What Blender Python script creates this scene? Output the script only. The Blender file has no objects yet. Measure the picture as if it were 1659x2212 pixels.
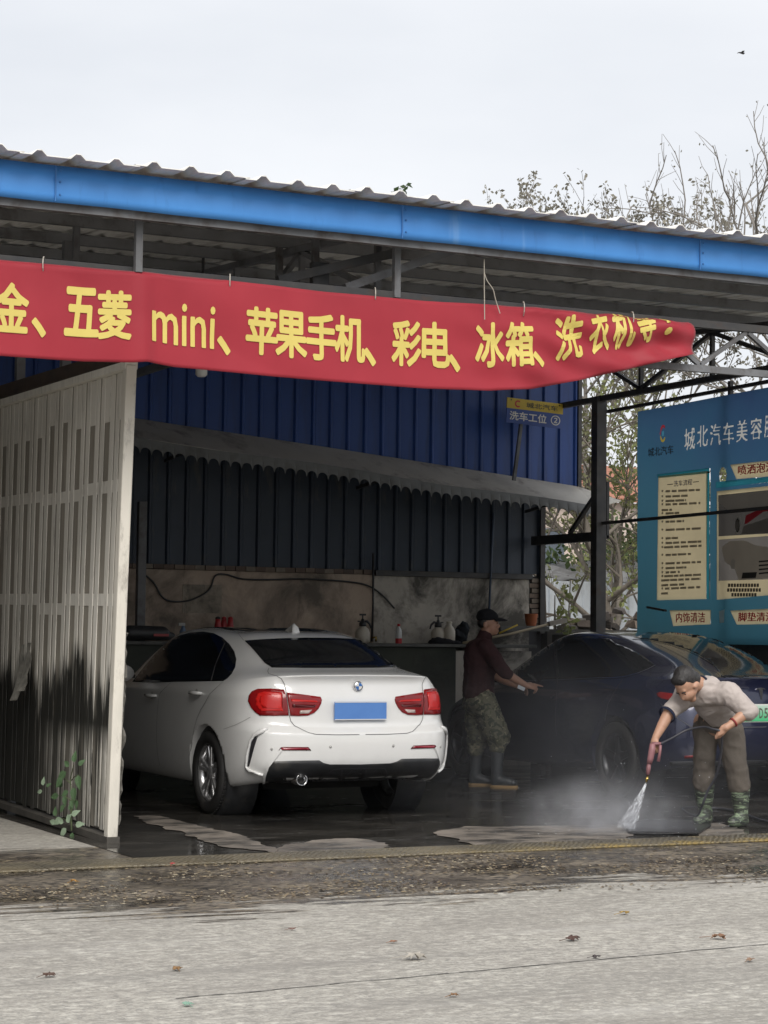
import bpy, bmesh, math, random
from mathutils import Vector, Matrix, Euler, noise as mnoise
from mathutils.bvhtree import BVHTree
R = math.radians
scene = bpy.context.scene
COL = bpy.context.collection
# ------------------------------------------------------------------ camera
F_PX, IW, IH = 4480.0, 1659.0, 2212.0          # focal length and frame in photo pixels (1659 wide)
CAM_H = 1.42
YAW, PITCH, ROLL = R(26.2), math.atan(264.0 / 4480.0), 0.0118
fw = Vector((math.sin(YAW) * math.cos(PITCH), math.cos(YAW) * math.cos(PITCH), math.sin(PITCH)))
r0 = Vector((math.cos(YAW), -math.sin(YAW), 0)); u0 = r0.cross(fw)
CR = r0 * math.cos(ROLL) + u0 * math.sin(ROLL)
CU = -r0 * math.sin(ROLL) + u0 * math.cos(ROLL)
CAM = Vector((0, 0, CAM_H))
cd = bpy.data.cameras.new('camera'); cam = bpy.data.objects.new('camera', cd); COL.objects.link(cam)
cam.matrix_world = Matrix(((CR.x, CU.x, -fw.x, 0), (CR.y, CU.y, -fw.y, 0), (CR.z, CU.z, -fw.z, CAM_H), (0, 0, 0, 1)))
cd.sensor_fit = 'HORIZONTAL'; cd.sensor_width = 36; cd.lens = 36 * F_PX / IW
cd.clip_start = 0.1; cd.clip_end = 2000
scene.camera = cam
# ------------------------------------------------------------------ world (overcast) and sun
SUN_EL, SUN_AZ = R(44), R(200)                  # azimuth clockwise from +Y
w = bpy.data.worlds.new('World'); scene.world = w; w.use_nodes = True
nt = w.node_tree; nt.nodes.clear()
wo = nt.nodes.new('ShaderNodeOutputWorld'); bg = nt.nodes.new('ShaderNodeBackground')
sk = nt.nodes.new('ShaderNodeTexSky'); sk.sky_type = 'NISHITA'; sk.sun_disc = False
sk.sun_elevation = SUN_EL; sk.sun_rotation = SUN_AZ; sk.dust_density = 4.0
tc = nt.nodes.new('ShaderNodeTexCoord'); nz = nt.nodes.new('ShaderNodeTexNoise'); mp = nt.nodes.new('ShaderNodeMapping')
mp.inputs['Scale'].default_value = (1.6, 1.6, 4.5)
nz.inputs['Scale'].default_value = 2.2; nz.inputs['Detail'].default_value = 5; nz.inputs['Roughness'].default_value = .5
rp = nt.nodes.new('ShaderNodeValToRGB')
rp.color_ramp.elements[0].position = .25; rp.color_ramp.elements[0].color = (.385, .397, .418, 1)
rp.color_ramp.elements[1].position = .72; rp.color_ramp.elements[1].color = (.468, .474, .486, 1)
ml = nt.nodes.new('ShaderNodeVectorMath'); ml.operation = 'SCALE'; ml.inputs['Scale'].default_value = 10.0
mx = nt.nodes.new('ShaderNodeMix'); mx.data_type = 'RGBA'; mx.inputs['Factor'].default_value = .93
L = nt.links.new
L(tc.outputs['Generated'], mp.inputs['Vector']); L(mp.outputs['Vector'], nz.inputs['Vector']); L(nz.outputs['Fac'], rp.inputs['Fac'])
L(rp.outputs['Color'], ml.inputs[0]); L(sk.outputs['Color'], mx.inputs['A']); L(ml.outputs['Vector'], mx.inputs['B'])
L(mx.outputs['Result'], bg.inputs['Color']); bg.inputs['Strength'].default_value = .1
L(bg.outputs['Background'], wo.inputs['Surface'])
sd = bpy.data.lights.new('sun', 'SUN'); sd.energy = 1.5; sd.angle = R(38); sd.color = (1, .96, .9)
sun = bpy.data.objects.new('sun', sd); COL.objects.link(sun); sun.location = (0, -5, 30)
sdir = Vector((math.sin(SUN_AZ) * math.cos(SUN_EL), math.cos(SUN_AZ) * math.cos(SUN_EL), math.sin(SUN_EL)))
sun.rotation_euler = sdir.to_track_quat('Z', 'Y').to_euler()
vs = scene.view_settings; vs.view_transform = 'Standard'; vs.look = 'None'; vs.exposure = 1.08; vs.gamma = 1
scene.cycles.max_bounces = 8; scene.cycles.diffuse_bounces = 6; scene.cycles.glossy_bounces = 4
scene.cycles.transparent_max_bounces = 12; scene.cycles.volume_bounces = 1
scene.cycles.use_denoising = True
# ------------------------------------------------------------------ pixels to rays (photo pixels, 1659 wide)
def ray(x, y): return fw + CR * ((x - IW / 2) / F_PX) - CU * ((y - IH / 2) / F_PX)
def onZ(x, y, z=0.0):
    d = ray(x, y); return CAM + d * ((z - CAM_H) / d.z)
def onY(x, y, Y):
    d = ray(x, y); return CAM + d * (Y / d.y)
def onX(x, y, X):
    d = ray(x, y); return CAM + d * (X / d.x)
def atZ(x, y, depth): return CAM + ray(x, y) * depth
# ------------------------------------------------------------------ materials
MATS = {}
def nodes_of(name):
    m = bpy.data.materials.new(name); m.use_nodes = True
    n = m.node_tree.nodes; b = n['Principled BSDF']
    return m, n, m.node_tree.links.new, b
def c4(c): return (c[0], c[1], c[2], 1)
def noise_node(n, l, vec, scale, detail=5, rough=.55, stretch=None, dist=0):
    t = n.new('ShaderNodeTexNoise'); t.inputs['Scale'].default_value = scale; t.inputs['Detail'].default_value = detail
    t.inputs['Roughness'].default_value = rough; t.inputs['Distortion'].default_value = dist
    if stretch:
        mp = n.new('ShaderNodeMapping'); mp.inputs['Scale'].default_value = stretch; l(vec, mp.inputs['Vector']); vec = mp.outputs['Vector']
    l(vec, t.inputs['Vector']); return t.outputs['Fac']
def ramp(n, l, fac, stops):
    r = n.new('ShaderNodeValToRGB'); cr = r.color_ramp
    while len(cr.elements) < len(stops): cr.elements.new(.5)
    for e, (p, c) in zip(cr.elements, stops): e.position = p; e.color = c4(c) if not isinstance(c, (int, float)) else (c, c, c, 1)
    l(fac, r.inputs['Fac']); return r.outputs['Color']
def mixc(n, l, fac, a, b, mode='MIX'):
    m = n.new('ShaderNodeMix'); m.data_type = 'RGBA'; m.blend_type = mode
    for key, v in (('Factor', fac), ('A', a), ('B', b)):
        if isinstance(v, (int, float)): m.inputs[key].default_value = v
        elif isinstance(v, tuple): m.inputs[key].default_value = c4(v)
        else: l(v, m.inputs[key])
    return m.outputs['Result']
def mth(n, l, op, a, b=None, clamp=False):
    m = n.new('ShaderNodeMath'); m.operation = op; m.use_clamp = clamp
    for i, v in enumerate((a, b)):
        if v is None: continue
        if isinstance(v, (int, float)): m.inputs[i].default_value = v
        else: l(v, m.inputs[i])
    return m.outputs[0]
def bump_of(n, l, b, h, strength, dist=.01):
    bp = n.new('ShaderNodeBump'); bp.inputs['Strength'].default_value = strength; bp.inputs['Distance'].default_value = dist
    l(h, bp.inputs['Height']); l(bp.outputs['Normal'], b.inputs['Normal'])
def coords(n, kind='Object'):
    return n.new('ShaderNodeTexCoord').outputs[kind]
def pmat(name, c1, c2=None, scale=6, rough=.6, metal=0, bump=0, bscale=None, stretch=None, dirt=None, coat=0, spec=None, rvar=0, kind='Object'):
    """two-tone noise material; dirt = (colour, scale, low, high[, stretch])"""
    if name in MATS: return MATS[name]
    m, n, l, b = nodes_of(name); v = coords(n, kind)
    if c2 is None: c2 = tuple(x * .8 for x in c1)
    f = noise_node(n, l, v, scale, 6, .6, stretch)
    col = ramp(n, l, f, [(.32, c1), (.68, c2)])
    if dirt:
        d = noise_node(n, l, v, dirt[1], 7, .65, dirt[4] if len(dirt) > 4 else None, .3)
        dm = ramp(n, l, d, [(dirt[2], 0.0), (dirt[3], 1.0)])
        col = mixc(n, l, dm, col, dirt[0])
    l(col, b.inputs['Base Color'])
    b.inputs['Roughness'].default_value = rough; b.inputs['Metallic'].default_value = metal
    if rvar:
        f2 = noise_node(n, l, v, scale * 2.3, 5); l(ramp(n, l, f2, [(.3, max(.02, rough - rvar)), (.7, min(1, rough + rvar))]), b.inputs['Roughness'])
    if coat: b.inputs['Coat Weight'].default_value = coat; b.inputs['Coat Roughness'].default_value = .04
    if spec is not None: b.inputs['Specular IOR Level'].default_value = spec
    if bump: bump_of(n, l, b, noise_node(n, l, v, bscale or scale * 4, 6, .6, stretch), bump)
    MATS[name] = m; return m
# ------------------------------------------------------------------ mesh building
class MB:
    def __init__(s): s.v = []; s.f = []
    def quad(s, a, b, c, d):
        i = len(s.v); s.v += [tuple(a), tuple(b), tuple(c), tuple(d)]; s.f.append((i, i + 1, i + 2, i + 3)); return s
    def poly(s, pts):
        i = len(s.v); s.v += [tuple(p) for p in pts]; s.f.append(tuple(range(i, i + len(pts)))); return s
    def box(s, lo, hi):
        x0, y0, z0 = lo; x1, y1, z1 = hi; i = len(s.v)
        s.v += [(x0, y0, z0), (x1, y0, z0), (x1, y1, z0), (x0, y1, z0), (x0, y0, z1), (x1, y0, z1), (x1, y1, z1), (x0, y1, z1)]
        s.f += [tuple(i + k for k in q) for q in ((0, 3, 2, 1), (4, 5, 6, 7), (0, 1, 5, 4), (1, 2, 6, 5), (2, 3, 7, 6), (3, 0, 4, 7))]; return s
    def obox(s, c, ax, ay, az):
        """box from centre and three half-axis vectors"""
        c, ax, ay, az = map(Vector, (c, ax, ay, az)); i = len(s.v)
        for sz in (-1, 1):
            for sx, sy in ((-1, -1), (1, -1), (1, 1), (-1, 1)): s.v.append(tuple(c + ax * sx + ay * sy + az * sz))
        s.f += [tuple(i + k for k in q) for q in ((0, 3, 2, 1), (4, 5, 6, 7), (0, 1, 5, 4), (1, 2, 6, 5), (2, 3, 7, 6), (3, 0, 4, 7))]; return s
    def bar(s, p, q, w, h, up=(0, 0, 1)):
        p, q = Vector(p), Vector(q); d = q - p; up = Vector(up)
        if abs(d.normalized().dot(up)) > .95: up = Vector((1, 0, 0))
        sx = d.cross(up).normalized(); sz = sx.cross(d).normalized()
        return s.obox((p + q) / 2, sx * (w / 2), d / 2, sz * (h / 2))
    def prism(s, pts, d):
        """extrude planar polygon pts by vector d"""
        i = len(s.v); k = len(pts); d = Vector(d)
        s.v += [tuple(p) for p in pts] + [tuple(Vector(p) + d) for p in pts]
        s.f.append(tuple(i + j for j in reversed(range(k)))); s.f.append(tuple(i + k + j for j in range(k)))
        for j in range(k): a = j; b = (j + 1) % k; s.f.append((i + a, i + b, i + k + b, i + k + a))
        return s
    def tube(s, pts, r, n=8, caps=True):
        pts = [Vector(p) for p in pts]; k = len(pts); rs = r if isinstance(r, (list, tuple)) else [r] * k
        base = len(s.v); t0 = (pts[1] - pts[0]).normalized(); nrm = t0.orthogonal().normalized()
        for i, p in enumerate(pts):
            t = (pts[min(i + 1, k - 1)] - pts[max(i - 1, 0)]).normalized()
            nrm = (nrm - t * nrm.dot(t)).normalized(); bn = t.cross(nrm)
            for j in range(n):
                a = 2 * math.pi * j / n; s.v.append(tuple(p + (nrm * math.cos(a) + bn * math.sin(a)) * rs[i]))
        for i in range(k - 1):
            for j in range(n):
                a = base + i * n + j; b = base + i * n + (j + 1) % n; s.f.append((a, b, b + n, a + n))
        if caps: s.f.append(tuple(base + j for j in reversed(range(n)))); s.f.append(tuple(base + (k - 1) * n + j for j in range(n)))
        return s
    def lathe(s, prof, origin, axis=(0, 0, 1), n=20, caps=True):
        """prof: (radius, height) list"""
        o = Vector(origin); ax = Vector(axis).normalized(); a1 = ax.orthogonal().normalized(); a2 = ax.cross(a1); base = len(s.v)
        for r, hgt in prof:
            for j in range(n):
                a = 2 * math.pi * j / n; s.v.append(tuple(o + ax * hgt + (a1 * math.cos(a) + a2 * math.sin(a)) * r))
        k = len(prof)
        for i in range(k - 1):
            for j in range(n):
                a = base + i * n + j; b = base + i * n + (j + 1) % n; s.f.append((a, b, b + n, a + n))
        if caps: s.f.append(tuple(base + j for j in reversed(range(n)))); s.f.append(tuple(base + (k - 1) * n + j for j in range(n)))
        return s
    def mesh(s, name='mesh'):
        me = bpy.data.meshes.new(name); me.from_pydata(s.v, [], s.f); me.update(); return me
    def build(s, name, mat, parent=None, smooth=False, bevel=0):
        return link(name, s.mesh(name), mat, parent, smooth, bevel)
def link(name, me, mat, parent=None, smooth=False, bevel=0):
    o = bpy.data.objects.new(name, me); COL.objects.link(o)
    if mat is not None and not me.materials: me.materials.append(mat)
    if parent is not None: o.parent = parent
    if smooth:
        for p in me.polygons: p.use_smooth = True
    if bevel:
        b = o.modifiers.new('bevel', 'BEVEL'); b.width = bevel; b.segments = 2; b.limit_method = 'ANGLE'
    return o
def thing(name, label, cat, loc=(0, 0, 0), group=None, rotz=0):
    o = bpy.data.objects.new(name, None); COL.objects.link(o); o.location = loc; o.rotation_euler = (0, 0, rotz)
    o.empty_display_size = .1
    o['label'] = label; o['category'] = cat
    if group: o['group'] = group
    return o
def tag(o, label, cat, group=None, kind=None):
    o['label'] = label; o['category'] = cat
    if group: o['group'] = group
    if kind: o['kind'] = kind
    return o
def struct(o, label=None):
    o['kind'] = 'structure'
    if label: o['label'] = label
    return o
def evaluated(o):
    dg = bpy.context.evaluated_depsgraph_get(); dg.update()
    return bpy.data.meshes.new_from_object(o.evaluated_get(dg))
def bake(o):
    """apply the modifiers of o"""
    me = evaluated(o); mats = list(o.data.materials); o.modifiers.clear(); o.data = me
    me.materials.clear()
    for m in mats: me.materials.append(m)
    return o
_glyph = {}
def text_bm(body, size=1.0, xs=1.0, bold=.0, cut=0, align='CENTER', light=False):
    """lettering as a flat bmesh in the xy plane, centred"""
    c = bpy.data.curves.new('lettering', 'FONT'); c.body = body; c.size = 1.0; c.resolution_u = 2
    o = bpy.data.objects.new('lettering', c); COL.objects.link(o)
    me = evaluated(o); COL.objects.unlink(o); bpy.data.objects.remove(o); bpy.data.curves.remove(c)
    bm = bmesh.new(); bm.from_mesh(me); bpy.data.meshes.remove(me)
    x0 = min(v.co.x for v in bm.verts); x1 = max(v.co.x for v in bm.verts); y0 = min(v.co.y for v in bm.verts); y1 = max(v.co.y for v in bm.verts)
    cx = (x0 + x1) / 2 if align == 'CENTER' else x0
    cy = (y0 + y1) / 2 if align == 'CENTER' else 0.37
    for v in bm.verts: v.co = Vector(((v.co.x - cx) * size * xs, (v.co.y - cy) * size, 0))
    bmesh.ops.remove_doubles(bm, verts=bm.verts[:], dist=1e-5)
    if bold:
        geo = bm.faces[:]
        for k, (dx, dy) in enumerate(((1, .3), (-1, -.3)) if light else ((1, 0), (-1, 0), (0, 1), (0, -1), (.7, .7), (-.7, .7), (.7, -.7), (-.7, -.7))):
            d = bmesh.ops.duplicate(bm, geom=geo)
            for v in d['geom']:
                if isinstance(v, bmesh.types.BMVert): v.co += Vector((dx * bold * size * xs, dy * bold * size, .0001 * (k + 1)))
    if cut:
        xa = min(v.co.x for v in bm.verts); xb = max(v.co.x for v in bm.verts); ya = min(v.co.y for v in bm.verts); yb = max(v.co.y for v in bm.verts)
        for a, b_, ax in ((xa, xb, 0), (ya, yb, 1)):
            t = a + cut
            while t < b_:
                co = [0, 0, 0]; no = [0, 0, 0]; co[ax] = t; no[ax] = 1
                bmesh.ops.bisect_plane(bm, geom=bm.verts[:] + bm.edges[:] + bm.faces[:], plane_co=co, plane_no=no); t += cut
    return bm
def bm_obj(bm, name, mat, parent=None, fn=None):
    if fn:
        for v in bm.verts: v.co = Vector(fn(v.co)) 
    bmesh.ops.recalc_face_normals(bm, faces=bm.faces[:])
    me = bpy.data.meshes.new(name); bm.to_mesh(me); bm.free(); return link(name, me, mat, parent)
rnd = random.Random(7)
# ------------------------------------------------------------------ ground
def ground_mat():
    m, n, l, b = nodes_of('road_concrete'); v = coords(n)
    sep = n.new('ShaderNodeSeparateXYZ'); l(v, sep.inputs[0])
    big = noise_node(n, l, v, .55, 5, .6)
    fine = noise_node(n, l, v, 60, 4, .7)
    vo = n.new('ShaderNodeTexVoronoi'); vo.inputs['Scale'].default_value = 70; l(v, vo.inputs['Vector'])
    vs_ = n.new('ShaderNodeSeparateColor'); l(vo.outputs['Color'], vs_.inputs[0])
    dry = ramp(n, l, big, [(.3, (.315, .298, .262)), (.7, (.40, .378, .335))])
    dry = mixc(n, l, ramp(n, l, fine, [(.34, .8), (.52, 0.0)]), dry, (.19, .184, .172))
    peb = ramp(n, l, vs_.outputs[0], [(.0, 0.0), (.80, 0.0), (.88, .3)])
    dry = mixc(n, l, peb, dry, (.55, .53, .48))
    peb2 = ramp(n, l, vs_.outputs[1], [(.86, 0.0), (.92, .35)])
    dry = mixc(n, l, peb2, dry, (.11, .11, .115))
    mid = noise_node(n, l, v, 17, 5, .7, (.8, 1.3, 1)); dry = mixc(n, l, ramp(n, l, mid, [(.38, .85), (.5, 0.0)]), dry, (.22, .21, .188)); dry = mixc(n, l, ramp(n, l, mid, [(.54, 0.0), (.64, .75)]), dry, (.56, .54, .48))
    stain = noise_node(n, l, v, 1.1, 6, .65, (.6, 1.3, 1))
    dry = mixc(n, l, ramp(n, l, stain, [(.46, 0.0), (.72, .6)]), dry, (.21, .195, .175))
    tyre = noise_node(n, l, v, 1.0, 5, .6, (.12, 1.9, 1)); dry = mixc(n, l, ramp(n, l, tyre, [(.56, 0.0), (.68, .45)]), dry, (.19, .18, .165))
    pale = noise_node(n, l, v, .8, 5, .6, (.5, 1.6, 1)); dry = mixc(n, l, ramp(n, l, pale, [(.56, 0.0), (.75, .5)]), dry, (.56, .54, .50))
    pool = noise_node(n, l, v, 1.6, 6, .62, (1, 1.6, 1))
    wet = ramp(n, l, pool, [(.34, (.045, .039, .033)), (.5, (.12, .102, .083)), (.72, (.22, .188, .15))])
    wv = n.new('ShaderNodeTexVoronoi'); wv.inputs['Scale'].default_value = 38; mpv = n.new('ShaderNodeMapping'); mpv.inputs['Scale'].default_value = (.7, 1.3, 1)
    l(v, mpv.inputs[0]); l(mpv.outputs[0], wv.inputs['Vector']); ws = n.new('ShaderNodeSeparateColor'); l(wv.outputs['Color'], ws.inputs[0])
    grit = noise_node(n, l, v, 2.2, 4, .6)
    gm = mth(n, l, 'MULTIPLY', ramp(n, l, ws.outputs[0], [(.8, 0.0), (.87, .85)]), ramp(n, l, grit, [(.35, .1), (.6, 1.0)]))
    wet = mixc(n, l, gm, wet, (.30, .25, .17))
    gm2 = ramp(n, l, ws.outputs[1], [(.68, 0.0), (.76, .8)])
    wet = mixc(n, l, gm2, wet, (.02, .02, .022))
    # wet where the wash water has run out over the road, with streaks along the street
    s1 = noise_node(n, l, v, 2.0, 7, .66, (.5, 4.6, 1), .25)
    s2 = noise_node(n, l, v, .35, 3, .5)
    edge = mth(n, l, 'ADD', sep.outputs['Y'], mth(n, l, 'MULTIPLY', sep.outputs['X'], .12))
    edge = mth(n, l, 'ADD', edge, mth(n, l, 'MULTIPLY', mth(n, l, 'SUBTRACT', s1, .5), 3.4))
    edge = mth(n, l, 'ADD', edge, mth(n, l, 'MULTIPLY', mth(n, l, 'SUBTRACT', s2, .5), 2.2))
    s4 = noise_node(n, l, v, 1.7, 6, .65, (.55, 2.2, 1), .4); edge = mth(n, l, 'ADD', edge, mth(n, l, 'MULTIPLY', mth(n, l, 'SUBTRACT', s4, .5), 1.8))
    wm = mth(n, l, 'MULTIPLY', mth(n, l, 'SUBTRACT', edge, 10.55), 5.0, True)
    far = mth(n, l, 'MULTIPLY', mth(n, l, 'SUBTRACT', 13.3, mth(n, l, 'ADD', sep.outputs['Y'], mth(n, l, 'MULTIPLY', mth(n, l, 'SUBTRACT', s1, .5), 1.6))), 3.0, True)
    wm = mth(n, l, 'MULTIPLY', wm, far)
    l(mixc(n, l, wm, dry, wet), b.inputs['Base Color'])
    rw = ramp(n, l, pool, [(.36, .12), (.5, .4), (.7, .7)])
    l(mixc(n, l, wm, (.85, .85, .85), rw), b.inputs['Roughness'])
    hgt = mth(n, l, 'ADD', mth(n, l, 'MULTIPLY', fine, .7), mth(n, l, 'MULTIPLY', ws.outputs[0], mth(n, l, 'MULTIPLY', wm, .8)))
    bump_of(n, l, b, hgt, .45, .006)
    return m
g = MB(); g.quad((-300, -80, 0), (400, -80, 0), (400, 600, 0), (-300, 600, 0))
struct(g.build('ground', ground_mat()), 'pale grit concrete road, soaked dark near the wash bay')
def floor_mat():
    m, n, l, b = nodes_of('wet_floor'); v = coords(n)
    f = noise_node(n, l, v, 1.3, 7, .65, (.8, 1.3, 1), .4)
    col = ramp(n, l, f, [(.3, (.018, .018, .018)), (.52, (.045, .042, .038)), (.75, (.10, .09, .078))])
    g2 = noise_node(n, l, v, 30, 4, .7)
    col = mixc(n, l, ramp(n, l, g2, [(.55, 0.0), (.72, .5)]), col, (.12, .11, .095))
    l(col, b.inputs['Base Color'])
    l(ramp(n, l, noise_node(n, l, v, 2.4, 6, .6, (.7, 1.4, 1)), [(.38, .04), (.56, .18), (.75, .45)]), b.inputs['Roughness'])
    bump_of(n, l, b, noise_node(n, l, v, 7, 5, .6), .12, .01)
    return m
fl = MB(); fl.quad((4.4, 12.42, .004), (12.2, 12.42, .004), (12.2, 20.6, .004), (4.4, 20.6, .004))
bayfloor = struct(fl.build('bay_floor', floor_mat()), 'dark wet concrete floor of the wash bays')
slabm = pmat('pale_slab', (.27, .235, .20), (.15, .132, .115), 2.2, .5, bump=.15, dirt=((.05, .046, .042), 2.2, .44, .6, (1, 2, 1)), rvar=.25)
def slab(pts, z):
    q0 = [onZ(x, y, z) for x, y in pts]; q = []
    for a, b_ in zip(q0, q0[1:] + q0[:1]):
        for k in range(14):
            p = a.lerp(b_, k / 14); j = Vector((mnoise.noise(p * 4), mnoise.noise(p * 4 + Vector((7, 3, 0))), 0)) * .07 + Vector((mnoise.noise(p * 13), mnoise.noise(p * 13 + Vector((5, 1, 0))), 0)) * .03; q.append(p + j)
    mb = MB(); mb.poly(q); o = mb.build('concrete_slab', slabm, bayfloor); return o
slab([(590, 1832), (690, 1812), (760, 1810), (815, 1816), (846, 1829), (830, 1833), (600, 1846)], .009)
slab([(300, 1762), (345, 1763), (440, 1785), (520, 1803), (590, 1832), (596, 1842), (520, 1832), (470, 1828), (400, 1800), (310, 1775)], .0095)
slab([(925, 1797), (1005, 1786), (1200, 1783), (1376, 1780), (1352, 1812), (1140, 1826), (1040, 1829), (1000, 1818)], .009)
slab([(1505, 1806), (1525, 1778), (1560, 1775), (1615, 1800), (1580, 1808)], .0095)
# ------------------------------------------------------------------ yellow drain cover along the threshold
def yellow_mat():
    m, n, l, b = nodes_of('worn_yellow'); v = coords(n)
    f = noise_node(n, l, v, .9, 6, .7)
    col = ramp(n, l, f, [(.44, (.10, .088, .068)), (.53, (.17, .14, .085)), (.62, (.30, .215, .065)), (.74, (.42, .29, .05))])
    mp = n.new('ShaderNodeMapping'); mp.inputs['Rotation'].default_value = (0, 0, R(38)); l(v, mp.inputs[0])
    wv = n.new('ShaderNodeTexWave'); wv.inputs['Scale'].default_value = 8.5; wv.inputs['Distortion'].default_value = 6; wv.inputs['Detail'].default_value = 2
    l(mp.outputs[0], wv.inputs['Vector'])
    col = mixc(n, l, ramp(n, l, wv.outputs['Fac'], [(.1, .5), (.45, 0.0)]), col, (.07, .058, .04))
    sx_ = n.new('ShaderNodeSeparateXYZ'); l(n.new('ShaderNodeNewGeometry').outputs['Position'], sx_.inputs[0])
    pn = noise_node(n, l, n.new('ShaderNodeNewGeometry').outputs['Position'], 1.6, 6, .7)
    worn = mth(n, l, 'ADD', mth(n, l, 'MULTIPLY', mth(n, l, 'SUBTRACT', 7.2, sx_.outputs['X']), .55), mth(n, l, 'MULTIPLY', mth(n, l, 'SUBTRACT', pn, .5), 3.2))
    worn = mth(n, l, 'ADD', worn, .35, True)
    col = mixc(n, l, mth(n, l, 'MULTIPLY', worn, .88), col, ramp(n, l, pn, [(.35, (.085, .076, .06)), (.65, (.20, .17, .115))]))
    l(col, b.inputs['Base Color']); b.inputs['Roughness'].default_value = .45
    bump_of(n, l, b, wv.outputs['Fac'], .6, .012); return m
ym = yellow_mat()
dr = thing('drain_cover', 'worn yellow ribbed drain cover strip along the bay threshold', 'drain cover', (6, 12.14, 0))
pm = MB(); pm.box((-.298, -.2, .0005), (.298, .2, .014)); pme = pm.mesh('cover_panel')
for i in range(24):
    o = link('cover_panel', pme, ym, dr, bevel=.004); o.location = (-6.2 + .6 * i, (i % 3 - 1) * .004, (i % 2) * .001)
# ------------------------------------------------------------------ canopy over the bays
steel = pmat('dark_steel', (.035, .036, .04), (.06, .056, .052), 5, .55, dirt=((.07, .035, .02), 4, .58, .75), rvar=.15)
gal = pmat('grey_steel', (.16, .165, .175), (.11, .11, .115), 4, .5, dirt=((.07, .06, .055), 5, .5, .7))
roofm = pmat('roof_sheet', (.84, .83, .80), (.74, .73, .70), 3, .5, stretch=(3, .4, 1), dirt=((.36, .33, .29), 2, .5, .75, (3, .5, 1)))
def fascia_mat():
    m, n, l, b = nodes_of('blue_fascia'); v = coords(n)
    f = noise_node(n, l, v, 1.2, 5, .6, (1, 1, .4))
    col = ramp(n, l, f, [(.3, (.055, .235, .62)), (.7, (.075, .30, .74))])
    s = noise_node(n, l, v, 7, 4, .6, (1.6, 1, .28))
    col = mixc(n, l, ramp(n, l, s, [(.62, 0.0), (.78, .4)]), col, (.03, .13, .40))
    s2 = noise_node(n, l, v, 3, 4, .6, (2, 1, .15))
    col = mixc(n, l, ramp(n, l, s2, [(.62, 0.0), (.72, .35)]), col, (.22, .42, .74))
    l(col, b.inputs['Base Color']); b.inputs['Roughness'].default_value = .42; return m
purm = pmat('purlin_grey', (.20, .205, .215), (.14, .14, .145), 4, .5, dirt=((.06, .055, .05), 4, .55, .75))
can = thing('wash_canopy', 'long steel canopy roof with blue fascia over the wash bays', 'canopy', (6, 12.3, 0))
def inv(o): o.location = o.location - Vector(can.location); return o
def zroof(Y): return 4.30 + .06 * (Y - 12.25)
PIT = .245
def roof_sheet_mesh():
    mb = MB(); prof = []
    for k in range(3):
        for dx, dz in ((0, 0), (.075, 0), (.108, .031), (.137, .031), (.17, 0)): prof.append((k * PIT + dx, dz))
    prof.append((3 * PIT + .03, .0)); ys = (12.06, 14.5, 17, 19, 20.9)
    top = []
    for th in (0, .006):
        for y in ys:
            for x, z in prof: mb.v.append((x, y, zroof(y) + z + th))
    nP = len(prof); nY = len(ys)
    for j in range(nY - 1):
        for i in range(nP - 1):
            a = j * nP + i; o = nP * nY
            mb.f.append((a, a + nP, a + nP + 1, a + 1)); mb.f.append((o + a, o + a + 1, o + a + nP + 1, o + a + nP))
    for i in range(nP - 1):
        o = nP * nY; mb.f.append((i, i + 1, o + i + 1, o + i))
        a = (nY - 1) * nP + i; mb.f.append((a, o + a, o + a + 1, a + 1))
    return mb.mesh('roof_sheet')
rs = roof_sheet_mesh()
for i in range(18):
    o = link('roof_sheet', rs, roofm, can); o.location = (-.95 + .735 * i, 0, (i % 2) * .008); inv(o)
mb = MB()
N = 60
for i in range(N + 1):
    x = -1 + 13.3 * i / N; wob = .004 * math.sin(i * 1.7) + .003 * math.sin(i * .6)
    for (dy, z) in ((.0, 4.052), (-.012, 4.10), (-.004, 4.2), (.02, 4.288)): mb.v.append((x, 12.25 + dy + wob, z + wob * .6))
for i in range(N):
    for j in range(3): a = i * 4 + j; mb.f.append((a, a + 4, a + 5, a + 1))
o = mb.build('fascia', fascia_mat(), can, True); inv(o); sm = o.modifiers.new('s', 'SOLIDIFY'); sm.thickness = .012; sm.offset = -1
for X in (1.35, 3.74, 6.13, 8.52, 10.9):
    inv(MB().box((X - .004, 12.228, 4.056), (X + .004, 12.236, 4.27)).build('fascia_joint', pmat('joint_blue', (.045, .18, .46), (.04, .15, .4), 5, .6), can))
    for dz in (.04, .12, .19): inv(MB().lathe([(.007, 0), (.005, .006)], (X + .03, 12.236, 4.06 + dz), (0, -1, 0), 8).build('rivet', MATS['joint_blue'], can))
def cpart(name, p, q, w_, h_, mat=steel, up=(0, 0, 1)):
    mb = MB(); mb.bar(p, q, w_, h_, up); return inv(mb.build(name, mat, can))
cpart('edge_tube', (-1, 12.315, 4.04), (12.3, 12.315, 4.04), .05, .06, gal)
for Y in (13.35, 14.35, 15.35, 16.35, 17.35, 18.35, 19.35, 20.4):
    cpart('purlin', (-1, Y, zroof(Y) - .045), (12.3, Y, zroof(Y) - .045), .05, .078, purm)
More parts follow.
